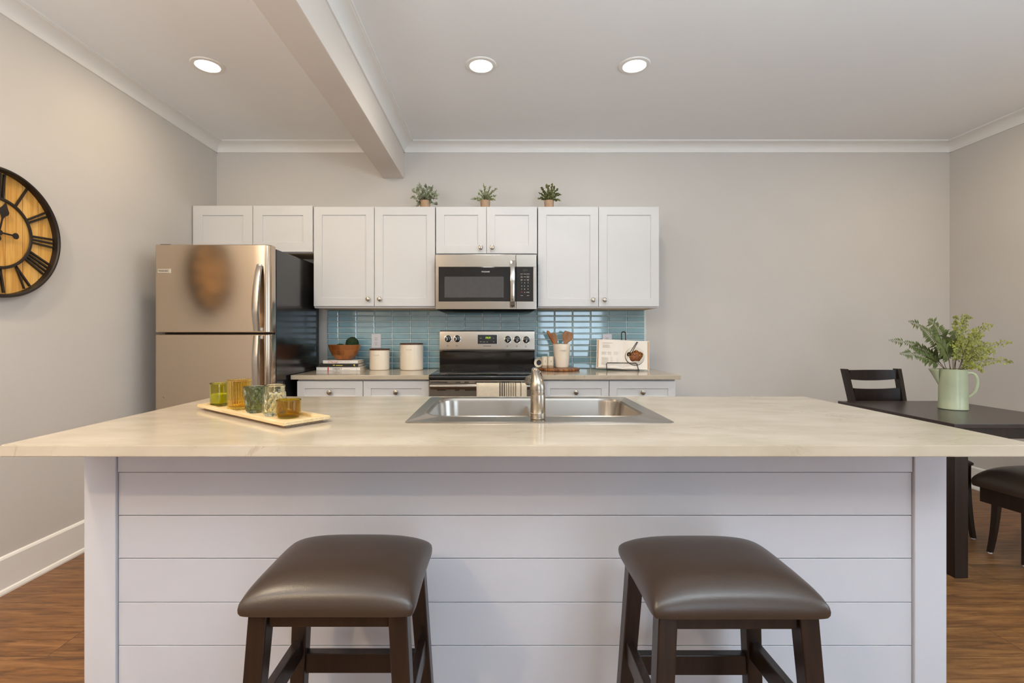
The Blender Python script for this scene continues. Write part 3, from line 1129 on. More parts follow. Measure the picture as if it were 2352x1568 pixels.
# cooktop with rounded front lip
ck = MB()
yF, yB2 = 3.262 - YB, -.105
loops = []
prof = [(yF + .012, .884), (yF + .002, .890), (yF, .902), (yF + .004, .912), (yF + .014, .9165), (yB2, .9165), (yB2, .884)]
loops = [[(sx * (rw + .004), y, z) for y, z in prof] for sx in (-1, 1)]
ck.loft(loops)
cko = ck.build('cooktop', M['black_gloss'], rg, sharp=40)
for bx_, by_, br_ in ((-.19, -.50, .10), (.19, -.50, .085), (-.19, -.24, .075), (.19, -.24, .10)):
    MB().lathe([(br_ - .002, .9166), (br_, .9169), (br_ + .002, .9166)], 48, c=(bx_, by_, 0), caps=(False, False)).build('burner_ring', M['black_matte'], cko)
MB().box(-rw, rw, -.104, -.028, .884, 1.05, .003).build('back_guard', M['black_gloss'], rg)
# control console: sloped face, lower bull nose
cd = 3.862
con = MB()
pr = [(-.03, 1.02), (-.03, 1.218), (-.086, 1.218), (-.094, 1.214), (-.112, 1.076), (-.112, 1.068), (-.104, 1.052), (-.092, 1.042), (-.06, 1.036)]
con.loft([[(sx * rw, y, z) for y, z in pr] for sx in (-1, 1)])
cono = con.build('console', M['steel'], rg, sharp=30)
MB().box(-rw + .002, rw - .002, -.09, -.03, 1.2185, 1.2225).build('console_cap', M['black_matte'], rg)


def cface(z):
    """y of the console face at height z"""
    return -.094 - .018 * (1.214 - z) / .138


dz0, dz1 = rzz(790, cd), rzz(768, cd)
dx0, dx1 = rx(1097, cd), rx(1142, cd)
SL = Matrix.Rotation(math.atan(.018 / .138), 4, 'X')


def on_console(px, py, off=0.0):
    z = rzz(py, cd)
    return Matrix.Translation((rx(px, cd), cface(z) - off, z)) @ Matrix.Rotation(-math.atan(.018 / .138), 4, 'X')


fm = MB().box(-.0815, .0815, -.002, .002, -.041, .041, .001, mat=on_console(1119.5, 779, .001)).build('display_frame', M['chrome'], cono)
ds = MB().box(-.077, .077, -.0012, .0012, -.0365, .0365, .0005, mat=on_console(1119.5, 779, .0032)).build('display', M['screen'], cono)
MB().mesh(text_mesh('10:31', .021, shear=.15), on_console(1121, 775.5, .005) @ UPRIGHT).build('clock_digits', M['green_led'], ds)
for px, py, wd in ((1104.5, 776.3, .015), (1104.5, 784.5, .015), (1134, 776.3, .009), (1134, 784.5, .008), (1112, 785, .018), (1119.3, 785, .012)):
    MB().box(-wd / 2, wd / 2, -.0005, .0005, -.0018, .0018, mat=on_console(px, py, .0046)).build('display_caption', M['grey_print'], ds)
MB().mesh(text_mesh('FRIGIDAIRE', .0125), on_console(1119, 794.3, .0006) @ UPRIGHT).build('lettering', M['dark_print'], cono)
for px, py, ang in ((1029.5, 777.8, .35), (1050.5, 777.8, .5), (1166.3, 779.2, .1), (1187.5, 779.4, .1), (1208.6, 780, .1)):
    B_ = on_console(px, py, 0)
    kn = MB()
    kn.lathe([(.0255, 0), (.0262, .003), (.0235, .006), (.0225, .014), (.020, .020), (.012, .022)], 32, mat=B_ @ Matrix.Rotation(PI / 2, 4, 'X'))
    kn.box(-.0065, .0065, -.034, -.016, -.0225, .0225, .003, mat=B_ @ Matrix.Rotation(ang, 4, 'Y'))
    ko = kn.build('knob', M['black_gloss'], cono)
    MB().box(-.002, .002, -.0346, -.0338, -.021, -.004, mat=B_ @ Matrix.Rotation(ang, 4, 'Y')).build('pointer_mark', M['white_print'], ko)
    MB().lathe([(.0268, 0), (.029, .001), (.029, .0016), (.0268, .002)], 32, caps=(False, False), mat=B_ @ Matrix.Rotation(PI / 2, 4, 'X')).build('bezel', M['chrome'], ko)
    tk = MB()
    tk.lathe([(.0045, .0002), (.0055, .0006), (.0065, .0002)], 20, caps=(False, False), mat=on_console(px - 1, py + 15.5, 0) @ Matrix.Rotation(PI / 2, 4, 'X'))
    tk.build('burner_symbol', M['dark_print'], cono)
# vent strip and oven door
vs = MB().box(-rw, rw, 3.268 - YB, 3.29 - YB, .852, .883, .002).build('vent_strip', M['steel'], rg)
for px, wd in ((1009, .11), (1052, .035), (1072, .03), (1101, .06), (1128, .09), (1162, .05), (1190, .04), (1206, .03)):
    c_ = rx(px, 3.268)
    MB().box(c_ - wd / 2, c_ + wd / 2, 3.2672 - YB, 3.2695 - YB, .866, .872).build('vent_slot', M['black_matte'], vs)
od = MB().box(-rw, rw, 3.255 - YB, 3.289 - YB, .20, .850, .003).build('oven_door', M['steel'], rg)
MB().box(-.30, .30, 3.2535 - YB, 3.256 - YB, .40, .772, .001).build('oven_window', M['black_gloss'], od)
for px, wd in ((1014, .06), (1050, .03), (1085, .10)):
    c_ = rx(px, 3.255)
    MB().box(c_ - wd / 2, c_ + wd / 2, 3.2542 - YB, 3.2562 - YB, .815, .820).build('door_slot', M['black_matte'], od)
hd = MB()
hd.tube([(-.362, 3.205 - YB, .848), (.362, 3.205 - YB, .848)], .0195, 20, up=(0, 0, 1))
for sx in (-1, 1):
    hd.box(sx * .345 - .014, sx * .345 + .014, 3.205 - YB, 3.256 - YB, .833, .863, .004)
hd.build('oven_handle', M['steel'], od, sharp=40)
MB().box(-rw, rw, 3.262 - YB, 3.289 - YB, .05, .19, .003).build('storage_drawer', M['steel'], rg)

# towel over the oven handle
tw_ = MB()
hx0, hx1 = (1094.5 - CX) * 3.18 / F, (1210 - CX) * 3.18 / F
stripes = [(0, .455, 0), (.455, .48, 1), (.48, .497, 0), (.497, .522, 1), (.522, .54, 0), (.54, .565, 1), (.565, .585, 0),
           (.585, .61, 2), (.61, .628, 0), (.628, .655, 2), (.655, .672, 0), (.672, .70, 2), (.70, .718, 0), (.718, .745, 2), (.745, .762, 0), (.762, .79, 2),
           (.79, .87, 0), (.87, .895, 2), (.895, 1.0, 0)]
R_ = .0212
pa = [(3.205 + R_, .60)] + [(3.205 + R_, .60 + .248 * k / 6) for k in range(1, 7)]
pa += [(3.205 + R_ * math.cos(a * PI / 10), .848 + R_ * math.sin(a * PI / 10)) for a in range(1, 10)]
pa += [(3.205 - R_, .848 - .36 * k / 9) for k in range(0, 10)]


def tpt(u, k, off):
    y, z = pa[k]
    wv = .003 * math.sin(u * 13 + k * .25) * min(1, max(0, (.85 - z) * 6))
    n_y = -1 if k > 10 else (1 if k < 6 else 0)
    nz_ = 1 if 6 <= k <= 15 else 0
    return (hx0 + (hx1 - hx0) * u, y + wv * (1 if k > 15 else 0) - max(0, wv) * (1 if k > 15 else 0) * 2 + n_y * off, z + nz_ * off)


tt = tw_
for a, b_, mi in stripes:
    nsub = max(1, int((b_ - a) / .05))
    for q in range(nsub):
        u0, u1 = a + (b_ - a) * q / nsub, a + (b_ - a) * (q + 1) / nsub
        for k in range(len(pa) - 1):
            f = [tpt(u0, k, 0), tpt(u1, k, 0), tpt(u1, k + 1, 0), tpt(u0, k + 1, 0)]
            tt.face(f, mi)
bmesh.ops.remove_doubles(tt.bm, verts=tt.bm.verts, dist=1e-5)
two = tt.build('dish_towel', [M['towel'], M['towel_dk'], M['towel_md']], sharp=None)
sm = two.modifiers.new('thick', 'SOLIDIFY')
sm.thickness = .003
sm.offset = 1
tag(two, 'cream dish towel with dark stripes hanging over the oven handle', 'towel')

# ------------------------------------------------------------------ outlets on the tile


def outlet(px0, px1, py0, py1, label):
    d = YB - .014
    x0, x1 = (px0 - CX) * d / F, (px1 - CX) * d / F
    z1, z0 = CZ + (CY - py0) * d / F, CZ + (CY - py1) * d / F
    t = thing('wall_outlet', ((x0 + x1) / 2, YB - .0145, z0), label, 'outlet', group='white wall outlets on the tile')
    w, h_ = (x1 - x0) / 2, z1 - z0
    MB().box(-w, w, -.006, 0, 0, h_, .0025).build('cover_plate', M['plastic_white'], t)
    for s in (-1, 1):
        zc = h_ / 2 + s * .0195
        r = MB().lathe([(.0165, 0), (.0172, .001), (.016, .002)], 28, mat=Matrix.Translation((0, -.006, zc)) @ Matrix.Rotation(PI / 2, 4, 'X')).build('receptacle', M['plastic_white'], t)
        MB().box(-.0075, -.005, -.0084, -.0078, zc, zc + .009).box(.005, .0075, -.0084, -.0078, zc, zc + .009).cyl((0, -.0078, zc - .008), .003, .0007, '-y', 12).build('slots', M['black_matte'], r)


outlet(853.5, 875.5, 767, 799, 'white wall outlet on the tile behind the small canister')
outlet(1383.5, 1405, 767, 799, 'white wall outlet on the tile behind the open cookbook')

# ------------------------------------------------------------------ books, bowl, moss balls
bookd = 3.690


def book(x0, x1, y0, y1, z0, z1, label, cover, rz=0.0):
    t = thing('book', ((x0 + x1) / 2, (y0 + y1) / 2, z0), label, 'book', rz, 'books stacked on the left countertop')
    w, d_, h_ = (x1 - x0) / 2, (y1 - y0) / 2, z1 - z0
    c = MB()
    c.box(-w, w, -d_, d_, 0, .003, .0006).box(-w, w, -d_, d_, h_ - .003, h_, .0006).box(-w, w, -d_, -d_ + .004, .0005, h_ - .0005, .0008)
    co = c.build('cover', cover, t)
    MB().box(-w + .004, w - .004, -d_ + .004, d_ - .004, .0031, h_ - .0031).build('pages', M['page_edge'], t)
    return t, co, w, d_, h_


def bX(px):
    return (px - CX) * bookd / F


zb = CT
t1, c1, w1, d1, h1 = book(bX(726.5), bX(827), bookd, bookd + .20, zb, zb + .0275, 'white book with a red band, lowest of the stack', M['cover_white'])
t2, c2, w2, d2, h2 = book(bX(733), bX(823), bookd + .006, bookd + .19, zb + .0276, zb + .0545, 'black book, middle of the stack on the counter', M['cover_black'], -.02)
t3, c3, w3, d3, h3 = book(bX(741), bX(821.5), bookd + .008, bookd + .18, zb + .0546, zb + .0785, 'white book with red script title, topmost of the stack', M['cover_white'], -.015)
MB().box(bX(752.3) - t1.location.x, bX(754.9) - t1.location.x, -d1 - .0006, -d1 + .0003, .0005, h1 - .0005).build('red_band', M['red_print'], c1)
MB().mesh(text_mesh('OBJEKT', .021), Matrix.Translation((bX(774.7) - t1.location.x, -d1 - .0004, h1 / 2)) @ UPRIGHT).build('lettering', M['dark_print'], c1)
MB().box(bX(789) - t1.location.x, bX(803) - t1.location.x, -d1 - .0006, -d1 + .0003, h1 / 2 - .0045, h1 / 2 - .0025).box(bX(819) - t1.location.x, bX(819.6) - t1.location.x, -d1 - .0006, -d1 + .0003, .004, h1 - .006).build('spine_marks', M['grey_print'], c1)
ymk = MB()
ymk.box(bX(764.5) - t2.location.x, bX(769) - t2.location.x, -d2 - .0006, -d2 + .0003, h2 / 2 - .002, h2 / 2 + .004)
ymk.box(bX(771.5) - t2.location.x, bX(787) - t2.location.x, -d2 - .0006, -d2 + .0003, h2 / 2 - .003, h2 / 2 + .0015)
ymk.lathe([(.003, 0), (.006, .0005), (.003, .001)], 14, mat=Matrix.Translation((bX(813.8) - t2.location.x, -d2, h2 / 2 + .002)) @ UPRIGHT)
ymk.box(bX(813.8) - t2.location.x, bX(815.2) - t2.location.x, -d2 - .0006, -d2 + .0003, h2 / 2 - .008, h2 / 2 - .002)
ymk.build('spine_marks', M['yellow_print'], c2)
MB().mesh(text_mesh('Cravings', .0235, shear=.3, sx=.95), Matrix.Translation((bX(764) - t3.location.x, -d3 - .0004, h3 / 2)) @ UPRIGHT).build('red_lettering', M['red_print'], c3)
MB().mesh(text_mesh('HUNGRY FOR MORE', .0095), Matrix.Translation((bX(789.5) - t3.location.x, -d3 - .0004, h3 / 2 + .001)) @ UPRIGHT).build('lettering', M['grey_print'], c3)

bz = zb + .0786
bow = thing('wooden_bowl', ((791.5 - CX) * 3.785 / F, 3.785, bz), 'round wooden bowl of dark moss balls on the stack of books', 'bowl')
prof = [(.045, 0), (.060, .002), (.078, .020), (.097, .045), (.111, .075), (.119, .100), (.1235, .118), (.1175, .118), (.112, .098), (.100, .068), (.080, .035), (.050, .014)]
MB().lathe(prof, 56).build('bowl_body', M['blocks'], bow)


def moss(px, py, r, d, label, seed):
    p = P(px, py, d)
    o = MB().ball((0, 0, 0), r, 4, rough=.10, seed=seed).build('moss_ball', M['moss'], sharp=None)
    o.location = p
    tag(o, label, 'moss ball', 'moss balls in the wooden bowl')


moss(809, 788.5, .0495, 3.80, 'large dark green moss ball rising from the wooden bowl', 1)
moss(781, 803, .047, 3.785, 'moss ball mostly hidden in the left of the wooden bowl', 5)

# ------------------------------------------------------------------ canisters, crock, shakers, board


def bent_text(s, size, r, zc, sx=1.0, rot=0.0):
    me = text_mesh(s, size, sx=sx)
    for v in me.vertices:
        a = v.co.x / r + rot
        rr = r + v.co.z
        v.co = Vector((rr * math.sin(a), -rr * math.cos(a), zc + v.co.y))
    return me


def canister(pxc, d, r, h, label, word, tsz, tz, rot):
    t = thing('canister', ((pxc - CX) * d / F, d, CT), label, 'canister', group='cream canisters on the left countertop')
    p = [(r * .90, 0), (r * .965, .003), (r, .014), (r, h - .018), (r * .985, h - .012), (r * .93, h - .012), (r * .92, .02), (r * .6, .012)]
    b = MB().lathe(p, 56).build('body', M['ceramic'], t)
    MB().mesh(bent_text(word, tsz, r, tz, rot=rot)).build('lettering', M['grey_print'], b)
    MB().lathe([(r * .90, h - .0119), (r * 1.0, h - .0117), (r * 1.005, h - .008), (r * 1.0, h - .001), (r * .97, h)], 56).build('lid', M['lid_wood'], t)


canister(872, 3.80, .0765, .1655, 'small cream canister with dark wooden lid', 'SUGAR', .0145, .1155, -.10)
canister(945.5, 3.80, .0905, .209, 'large cream canister with dark wooden lid', 'FLOUR', .0155, .158, -.08)

bd_y = 3.745
brd = MB().lathe([(.150, 0), (.160, .004), (.163, .012), (.161, .018), (.155, .020), (.05, .0195)], 64).build('serving_board', M['board'])
brd.location = ((1282.5 - CX) * bd_y / F, bd_y - .005, CT)
tag(brd, 'round brown wooden board under the white crock', 'board')
BZ_ = CT + .0202
ck_ = thing('utensil_crock', ((1290 - CX) * 3.77 / F, 3.77, BZ_), 'white ceramic crock holding wooden utensils', 'crock')
ch = .182
cprof = [(.048, 0), (.053, .004), (.0565, .02), (.061, .08), (.066, .15), (.0685, ch - .003), (.0675, ch), (.0645, ch), (.0625, ch - .01), (.057, .08), (.050, .02), (.03, .012)]
cb_ = MB().lathe(cprof, 56).build('crock_body', M['ceramic'], ck_)
MB().mesh(bent_text('UTENSILS', .0125, .0668, .132, rot=.02)).build('lettering', M['grey_print'], cb_)


def utensil(name, label, base, tip, outline, th, m, roll=0.0):
    """outline: (t along the stick, half width) from base to tip"""
    a, b_ = Vector(base), Vector(tip)
    o = MB()
    L = (b_ - a).length
    loops = []
    for tt_, hw, ht in outline:
        n = 12
        loops.append([(hw * math.cos(2 * PI * k / n), ht * math.sin(2 * PI * k / n), tt_ * L) for k in range(n)])
    o.loft(loops)
    ob = o.build(name, m)
    z = (b_ - a).normalized()
    x = Vector((math.cos(roll), math.sin(roll), 0))
    x = (x - z * x.dot(z)).normalized()
    y = z.cross(x)
    ob.matrix_world = Matrix(((x.x, y.x, z.x, a.x), (x.y, y.y, z.y, a.y), (x.z, y.z, z.z, a.z), (0, 0, 0, 1)))
    tag(ob, label, 'utensil', 'wooden utensils in the crock')
    return ob


cx_, cy_, cz_ = ck_.location
flr = cz_ + .023
utensil('wooden_spoon_handle', 'orange-brown wooden stick leaning left in the white crock', (cx_ + .028, cy_ - .012, flr), P(1257, 759, 3.76),
        [(0, .006, .006), (.5, .008, .007), (.75, .012, .008), (.9, .0125, .008), (.97, .010, .007), (1, .004, .003)], .01, M['utensil_dk'])
utensil('slotted_spoon', 'grey-brown slotted wooden spoon in the left of the crock', (cx_ + .012, cy_ + .004, flr), P(1269, 763.5, 3.785),
        [(0, .006, .005), (.55, .008, .006), (.66, .012, .006), (.74, .021, .006), (.86, .027, .006), (.95, .021, .005), (1, .008, .003)], .01, M['utensil'], 0.2)
utensil('wooden_turner', 'wide flat wooden turner leaning right in the white crock', (cx_ - .022, cy_ + .020, flr), P(1307, 761.5, 3.77),
        [(0, .006, .005), (.6, .008, .005), (.66, .016, .004), (.80, .040, .0035), (.84, .043, .0035), (.985, .034, .003), (1, .030, .002)], .01, M['utensil'], -0.15)


def shaker_pot(pxc, py1, d, label, mark):
    x = (pxc - CX) * d / F
    t = thing('shaker', (x, d, BZ_), label, 'shaker', group='speckled shakers on the wooden board')
    MB().lathe([(.021, 0), (.0225, .002), (.0225, .020)], 32, caps=(True, True)).build('base', M['stone_base'], t)
    b = MB().lathe([(.0226, .0202), (.0226, .084), (.021, .088), (.014, .0885)], 32).build('body', M['speckle'], t)
    MB().mesh(bent_text(mark, .016, .0227, .050, rot=.12)).build('lettering', M['dark_print'], b)


shaker_pot(1250.8, 816, 3.715, 'left speckled shaker marked S on the wooden board', 'S')
shaker_pot(1264.5, 816, 3.715, 'right speckled shaker marked P beside the white crock', 'P')
# small dish standing on edge against the board
sd = thing('small_dish', ((1238.5 - CX) * 3.735 / F, 3.735, BZ_), 'small speckled dish with dark blue centre standing on edge', 'dish')
RD = Matrix.Translation((0, 0, .0385)) @ Matrix.Rotation(math.radians(-32), 4, 'Z') @ Matrix.Rotation(PI / 2 - .16, 4, 'X')
MB().lathe([(.020, 0), (.030, .002), (.0355, .009), (.0372, .014), (.036, .0155), (.033, .012), (.026, .006), (.012, .004)], 40, mat=RD).build('dish_body', M['speckle'], sd)
MB().lathe([(.001, .0052), (.020, .0062), (.0205, .0068), (.001, .0068)], 32, mat=RD).build('blue_centre', simple('navy_glaze', RGB(42, 50, 66), 0.2, var=0.1), sd)

# ------------------------------------------------------------------ cookbook on a wire stand
st = thing('cookbook_stand', ((1426 - CX) * 3.74 / F, 3.735, CT), 'dark wire cookbook stand with loop top on the right countertop', 'book stand', math.radians(-8))
LEAN = math.radians(14)
wr = MB()
wr.tube([(-.11, -.062, .004), (-.112, -.060, .012), (-.115, -.052, .052), (-.109, -.050, .060), (.105, -.050, .060), (.112, -.052, .052), (.122, -.064, .006), (.126, -.070, .004)], .0032, 8)
wr.build('front_rail', M['wire'], st)
bk = MB()
bk.tube([(-.11, -.058, .004), (-.10, .03, .004), (.10, .03, .004), (.122, -.064, .005)], .003, 8)
bk.build('base_wire', M['wire'], st)
lp = []
for k in range(21):
    a = PI * k / 20
    lp.append((.028 + .0155 * math.cos(a), .012 + .300 * math.tan(LEAN) * .86, .282 + .016 * math.sin(a)))
lp = [(.028 + .0155, .02, .006)] + [(.028 + .0155, .012 + .075 * .8, .26)] + lp + [(.028 - .0155, .012 + .075 * .8, .26), (.028 - .0155, .02, .006)]
MB().tube(lp, .0042, 8).build('back_loop', M['wire'], st)
# the book: frame u along the width, v up the page, w out of the page
cbk = thing('cookbook', st.location + Vector((0, 0, .0)), 'open cookbook showing a plate of food, leaning on a wire stand', 'book', math.radians(-8))
BM = Matrix.Translation((0.008, -.030, .0105)) @ Matrix.Rotation(math.radians(2.2), 4, 'Y') @ Matrix.Rotation(-LEAN, 4, 'X')
HB, WB = .226, .192


def pagew(u):
    """thickness of the open block at |u| from the gutter"""
    a = abs(u) / WB
    return .004 + .017 * math.sin(min(1, a * 3.2) * PI / 2) - .009 * max(0, a - .3) / .7


for s, nm in ((-1, 'left_pages'), (1, 'right_pages')):
    pg = MB()
    loops = []
    for k in range(15):
        u = s * WB * k / 14
        loops.append([(u, 0, .003), (u, -pagew(u), .003), (u, -pagew(u), HB - .003), (u, 0, HB - .003)])
    pg.loft(loops, mat=BM)
    pgo = pg.build(nm, M['paper'], cbk, sharp=40)
    tag(pgo, 'cream page of text' if s < 0 else 'cream page with a printed plate of food')
    MB().box(min(s * WB, s * (WB - .010)), max(s * WB, s * (WB - .010)), -pagew(WB) - .0006, 0.0004, .004, HB - .004, mat=BM).build('page_block_edge', M['page_side'], cbk)
    if s < 0:
        tx = MB()
        yy = HB - .03
        tx.box(-.155, -.075, -pagew(.12) - .0045, -pagew(.12) - .003, yy, yy + .003, mat=BM)
        rr = random.Random(3)
        for r0, n_, xa, xb in ((HB - .045, 4, -.155, -.09), (HB - .10, 4, -.160, -.12), (HB - .10, 4, -.115, -.085), (HB - .10, 4, -.07, -.035), (HB - .145, 9, -.16, -.105), (HB - .14, 7, -.095, -.035)):
            for k in range(n_):
                e_ = rr.uniform(.8, 1.0)
                w_ = max(pagew(xa), pagew(xb))
                tx.box(xa, xa + (xb - xa) * e_, -w_ - .0012, -w_ - .0002, r0 - k * .0065, r0 - k * .0065 + .002, mat=BM)
        tx.build('printed_text', M['pale_print'], pgo)
    else:
        W0 = pagew(.08)
        pc = (.090, .104)

        def flat(pts, off, m, nm_):
            o = MB()
            n = len(pts)
            loops_ = [[(x, -pagew(x) - off, z) for x, z in pts], [(x, -pagew(x) - off - .0004, z) for x, z in pts]]
            o.loft(loops_, mat=BM)
            return o.build(nm_, m, pgo, sharp=None)

        circ = lambda c, r, n=40, f=None: [(c[0] + (r if not f else f(2 * PI * k / n)) * math.cos(2 * PI * k / n), c[1] + (r if not f else f(2 * PI * k / n)) * math.sin(2 * PI * k / n)) for k in range(n)]
        flat(circ((pc[0] - .002, pc[1] - .003), .0725), .0012, M['print_black'], 'printed_plate_edge')
        flat(circ(pc, .071), .0018, M['plate_white'], 'printed_plate')
        rf = random.Random(5)
        rv = [.047 + .006 * math.sin(2 * PI * k / 40 * 2 + 1) + .004 * math.sin(2 * PI * k / 40 * 5) + rf.uniform(-.002, .002) for k in range(40)]
        flat(circ((pc[0] + .004, pc[1]), 0, 40, lambda a: rv[int(a / (2 * PI) * 40 + .01) % 40]), .0024, M['food'], 'printed_food')
        flat([(.028, .115), (.034, .128), (.050, .132), (.060, .122), (.056, .104), (.040, .098), (.030, .104)], .0030, M['print_black'], 'printed_sauce')
        flat([(.048, .128), (.052, .126), (.105, .214), (.101, .216)], .0030, M['print_black'], 'printed_chopstick')
        flat([(.062, .126), (.066, .124), (.112, .214), (.108, .216)], .0030, M['print_black'], 'printed_chopstick')
MB().box(-WB - .006, WB + .006, .0006, .004, -.001, HB + .003, .001, mat=BM).build('cover', M['cover_white'], cbk)

# ------------------------------------------------------------------ island
IX0, IX1, IY0, IY1 = -1.272, 1.392, 1.2386, 2.195
PX0, PX1, PY = -1.250, 1.360, 1.466
SX0, SX1, SY0, SY1 = -0.2957, 0.5666, 1.538, 2.145
isl = thing('kitchen_island', (0.055, 1.8, 0), 'white kitchen island base clad in horizontal shiplap boards', 'kitchen island')
ix, iy = .055, 1.8
CB0, CB1 = -1.155, 1.264
sp_ = MB()
zt = CT - .031
sp_.box(CB0 - ix, CB1 - ix, PY + .022 - iy, PY + .034 - iy, 0, zt)
zs = [0.0, .117, .2487, .3805, .514, .645, .777, zt]
for a, b_ in zip(zs, zs[1:]):
    off = .004 if b_ == zt else 0
    sp_.box(CB0 + .002 - ix, CB1 - .002 - ix, PY + .010 - off - iy, PY + .023 - iy, a + .0011, b_ - .0011, .0012)
sp_.build('shiplap_panel', M['island'], isl)
for x0, x1 in ((PX0, CB0), (CB1, PX1)):
    MB().box(x0 - ix, x1 - ix, PY - iy, PY + .03 - iy, 0, zt, .002).build('corner_board', M['island'], isl)
for x0, x1 in ((PX0, PX0 + .02), (PX1 - .02, PX1)):
    MB().box(x0 - ix, x1 - ix, PY + .031 - iy, 2.15 - iy, 0, zt, .002).build('side_panel', M['island'], isl)
MB().box(PX0 + .021 - ix, PX1 - .021 - ix, 2.13 - iy, 2.15 - iy, .09, zt, .002).build('back_panel', M['cab'], isl)

# island countertop with a cut-out for the sink
ct = bmesh.new()
hx0_, hx1_, hy0_, hy1_ = SX0 + .03, SX1 - .03, SY0 + .07, SY1 - .03
ov = {}
for z in (CT - .0305, CT):
    ov[z] = ([ct.verts.new((x, y, z)) for x, y in ((IX0, IY0), (IX1, IY0), (IX1, IY1), (IX0, IY1))],
             [ct.verts.new((x, y, z)) for x, y in ((hx0_, hy0_), (hx1_, hy0_), (hx1_, hy1_), (hx0_, hy1_))])
(bo, bi), (to, ti) = ov[CT - .0305], ov[CT]
for i in range(4):
    j = (i + 1) % 4
    ct.faces.new((to[i], to[j], ti[j], ti[i]))
    ct.faces.new((bo[j], bo[i], bi[i], bi[j]))
    ct.faces.new((bo[i], bo[j], to[j], to[i]))
    ct.faces.new((bi[j], bi[i], ti[i], ti[j]))
bmesh.ops.bevel(ct, geom=[e for e in ct.edges if all(v in to for v in e.verts) or all(v in bo for v in e.verts)], offset=.0022, segments=2, affect='EDGES')
cm = MB()
cm._merge(ct)
cto = cm.build('island_countertop', M['quartz'])
tag(cto, 'large pale quartz countertop on the island with faint veining', 'countertop')

# sink
sk = thing('kitchen_sink', ((SX0 + SX1) / 2, (SY0 + SY1) / 2, CT), 'stainless double-bowl sink set in the island countertop', 'sink')
sx_, sy_ = (SX0 + SX1) / 2, (SY0 + SY1) / 2
ox0, ox1, oy0, oy1 = SX0 - sx_, SX1 - sx_, SY0 - sy_, SY1 - sy_
nx0, nx1, ny0, ny1 = -.243 - sx_, .511 - sx_, 1.652 - sy_, 2.082 - sy_
rim = MB()
rim.loft([rrect(ox0, ox1, oy0, oy1, .016, .0004), rrect(ox0, ox1, oy0, oy1, .016, .0022), rrect(ox0 + .004, ox1 - .004, oy0 + .004, oy1 - .004, .015, .0045),
          rrect(nx0 - .014, nx1 + .014, ny0 - .014, ny1 + .014, .088, .0042), rrect(nx0 - .010, nx1 + .010, ny0 - .010, ny1 + .010, .085, .0062),
          rrect(nx0 - .004, nx1 + .004, ny0 - .004, ny1 + .004, .082, .0048), rrect(nx0, nx1, ny0, ny1, .08, -.002)], False, False)
rim.build('rim', M['sink'], sk, sharp=25)
bas = MB()
lps = [rrect(nx0, nx1, ny0, ny1, .08, -.002), rrect(nx0 + .002, nx1 - .002, ny0 + .002, ny1 - .002, .078, -.012),
       rrect(nx0 + .012, nx1 - .012, ny0 + .012, ny1 - .012, .07, -.15), rrect(nx0 + .022, nx1 - .022, ny0 + .022, ny1 - .022, .066, -.172), rrect(nx0 + .05, nx1 - .05, ny0 + .05, ny1 - .05, .05, -.182)]
bas.loft(lps, False, True)
bas.build('basin', M['sink'], sk, sharp=40)
dv = MB()
dv.box(-.013, .013, ny0 + .004, ny1 - .004, -.18, -.022, .010, 3)
dv.build('divider', M['sink'], sk)
for s in (-1, 1):
    MB().lathe([(.043, -.1819), (.045, -.179), (.038, -.178), (.03, -.1815)], 32, c=(s * .19, .05, 0)).build('drain', M['chrome'], sk)

# faucet (seen from behind, spout leaning away over the sink)
fa = thing('kitchen_faucet', ((1235.5 - CX) * 1.597 / F, 1.597, CT + .0046), 'brushed nickel pull-out faucet standing on the sink rim', 'faucet')
MB().lathe([(.0225, 0), (.0245, .002), (.0250, .005), (.0250, .0195), (.0240, .0205), (.0238, .021)], 40).build('base_ring', M['nickel'], fa)
MB().lathe([(.0238, .0212), (.0243, .022), (.0243, .070), (.0232, .0795), (.0225, .080), (.0225, .081), (.0228, .082), (.0222, .0955)], 40).build('body', M['nickel'], fa)
hdm = MB()
loops = []
for k in range(15):
    u = k / 14
    z = .0965 + .068 * u
    rx_ = .0252 - .003 * u - .0115 * max(0, u - .2) / .8
    ry_ = .0250 - .003 * u + .004 * math.sin(PI * u)
    cx2 = -.001 - .007 * u * u
    cy2 = .004 * u + .03 * u * u
    if k == 14:
        rx_ *= .72
        ry_ *= .72
    loops.append([(cx2 + rx_ * math.cos(2 * PI * i / 32), cy2 + ry_ * math.sin(2 * PI * i / 32), z) for i in range(32)])
hdm.loft(loops)
hdm.build('head', M['nickel'], fa, sharp=50)
# spout: a wand that runs up and away over the bowl
spt = MB()
spt.tube([(-.008, .016, .118), (-.010, .045, .122), (-.012, .085, .122), (-.014, .130, .117), (-.016, .165, .110), (-.0165, .180, .106)], [.014, .0160, .0165, .0165, .018, .0175], 20)
spt.build('spout', M['nickel'], fa, sharp=50)
hl = MB()
hl.hexa([(.012, .004, .128), (.0195, .008, .122), (.0185, .026, .127), (.012, .026, .130)], [(.006, .012, .156), (.0115, .016, .153), (.011, .032, .156), (.006, .032, .158)], .0015)
hl.build('button_pad', M['black_gloss'], fa)

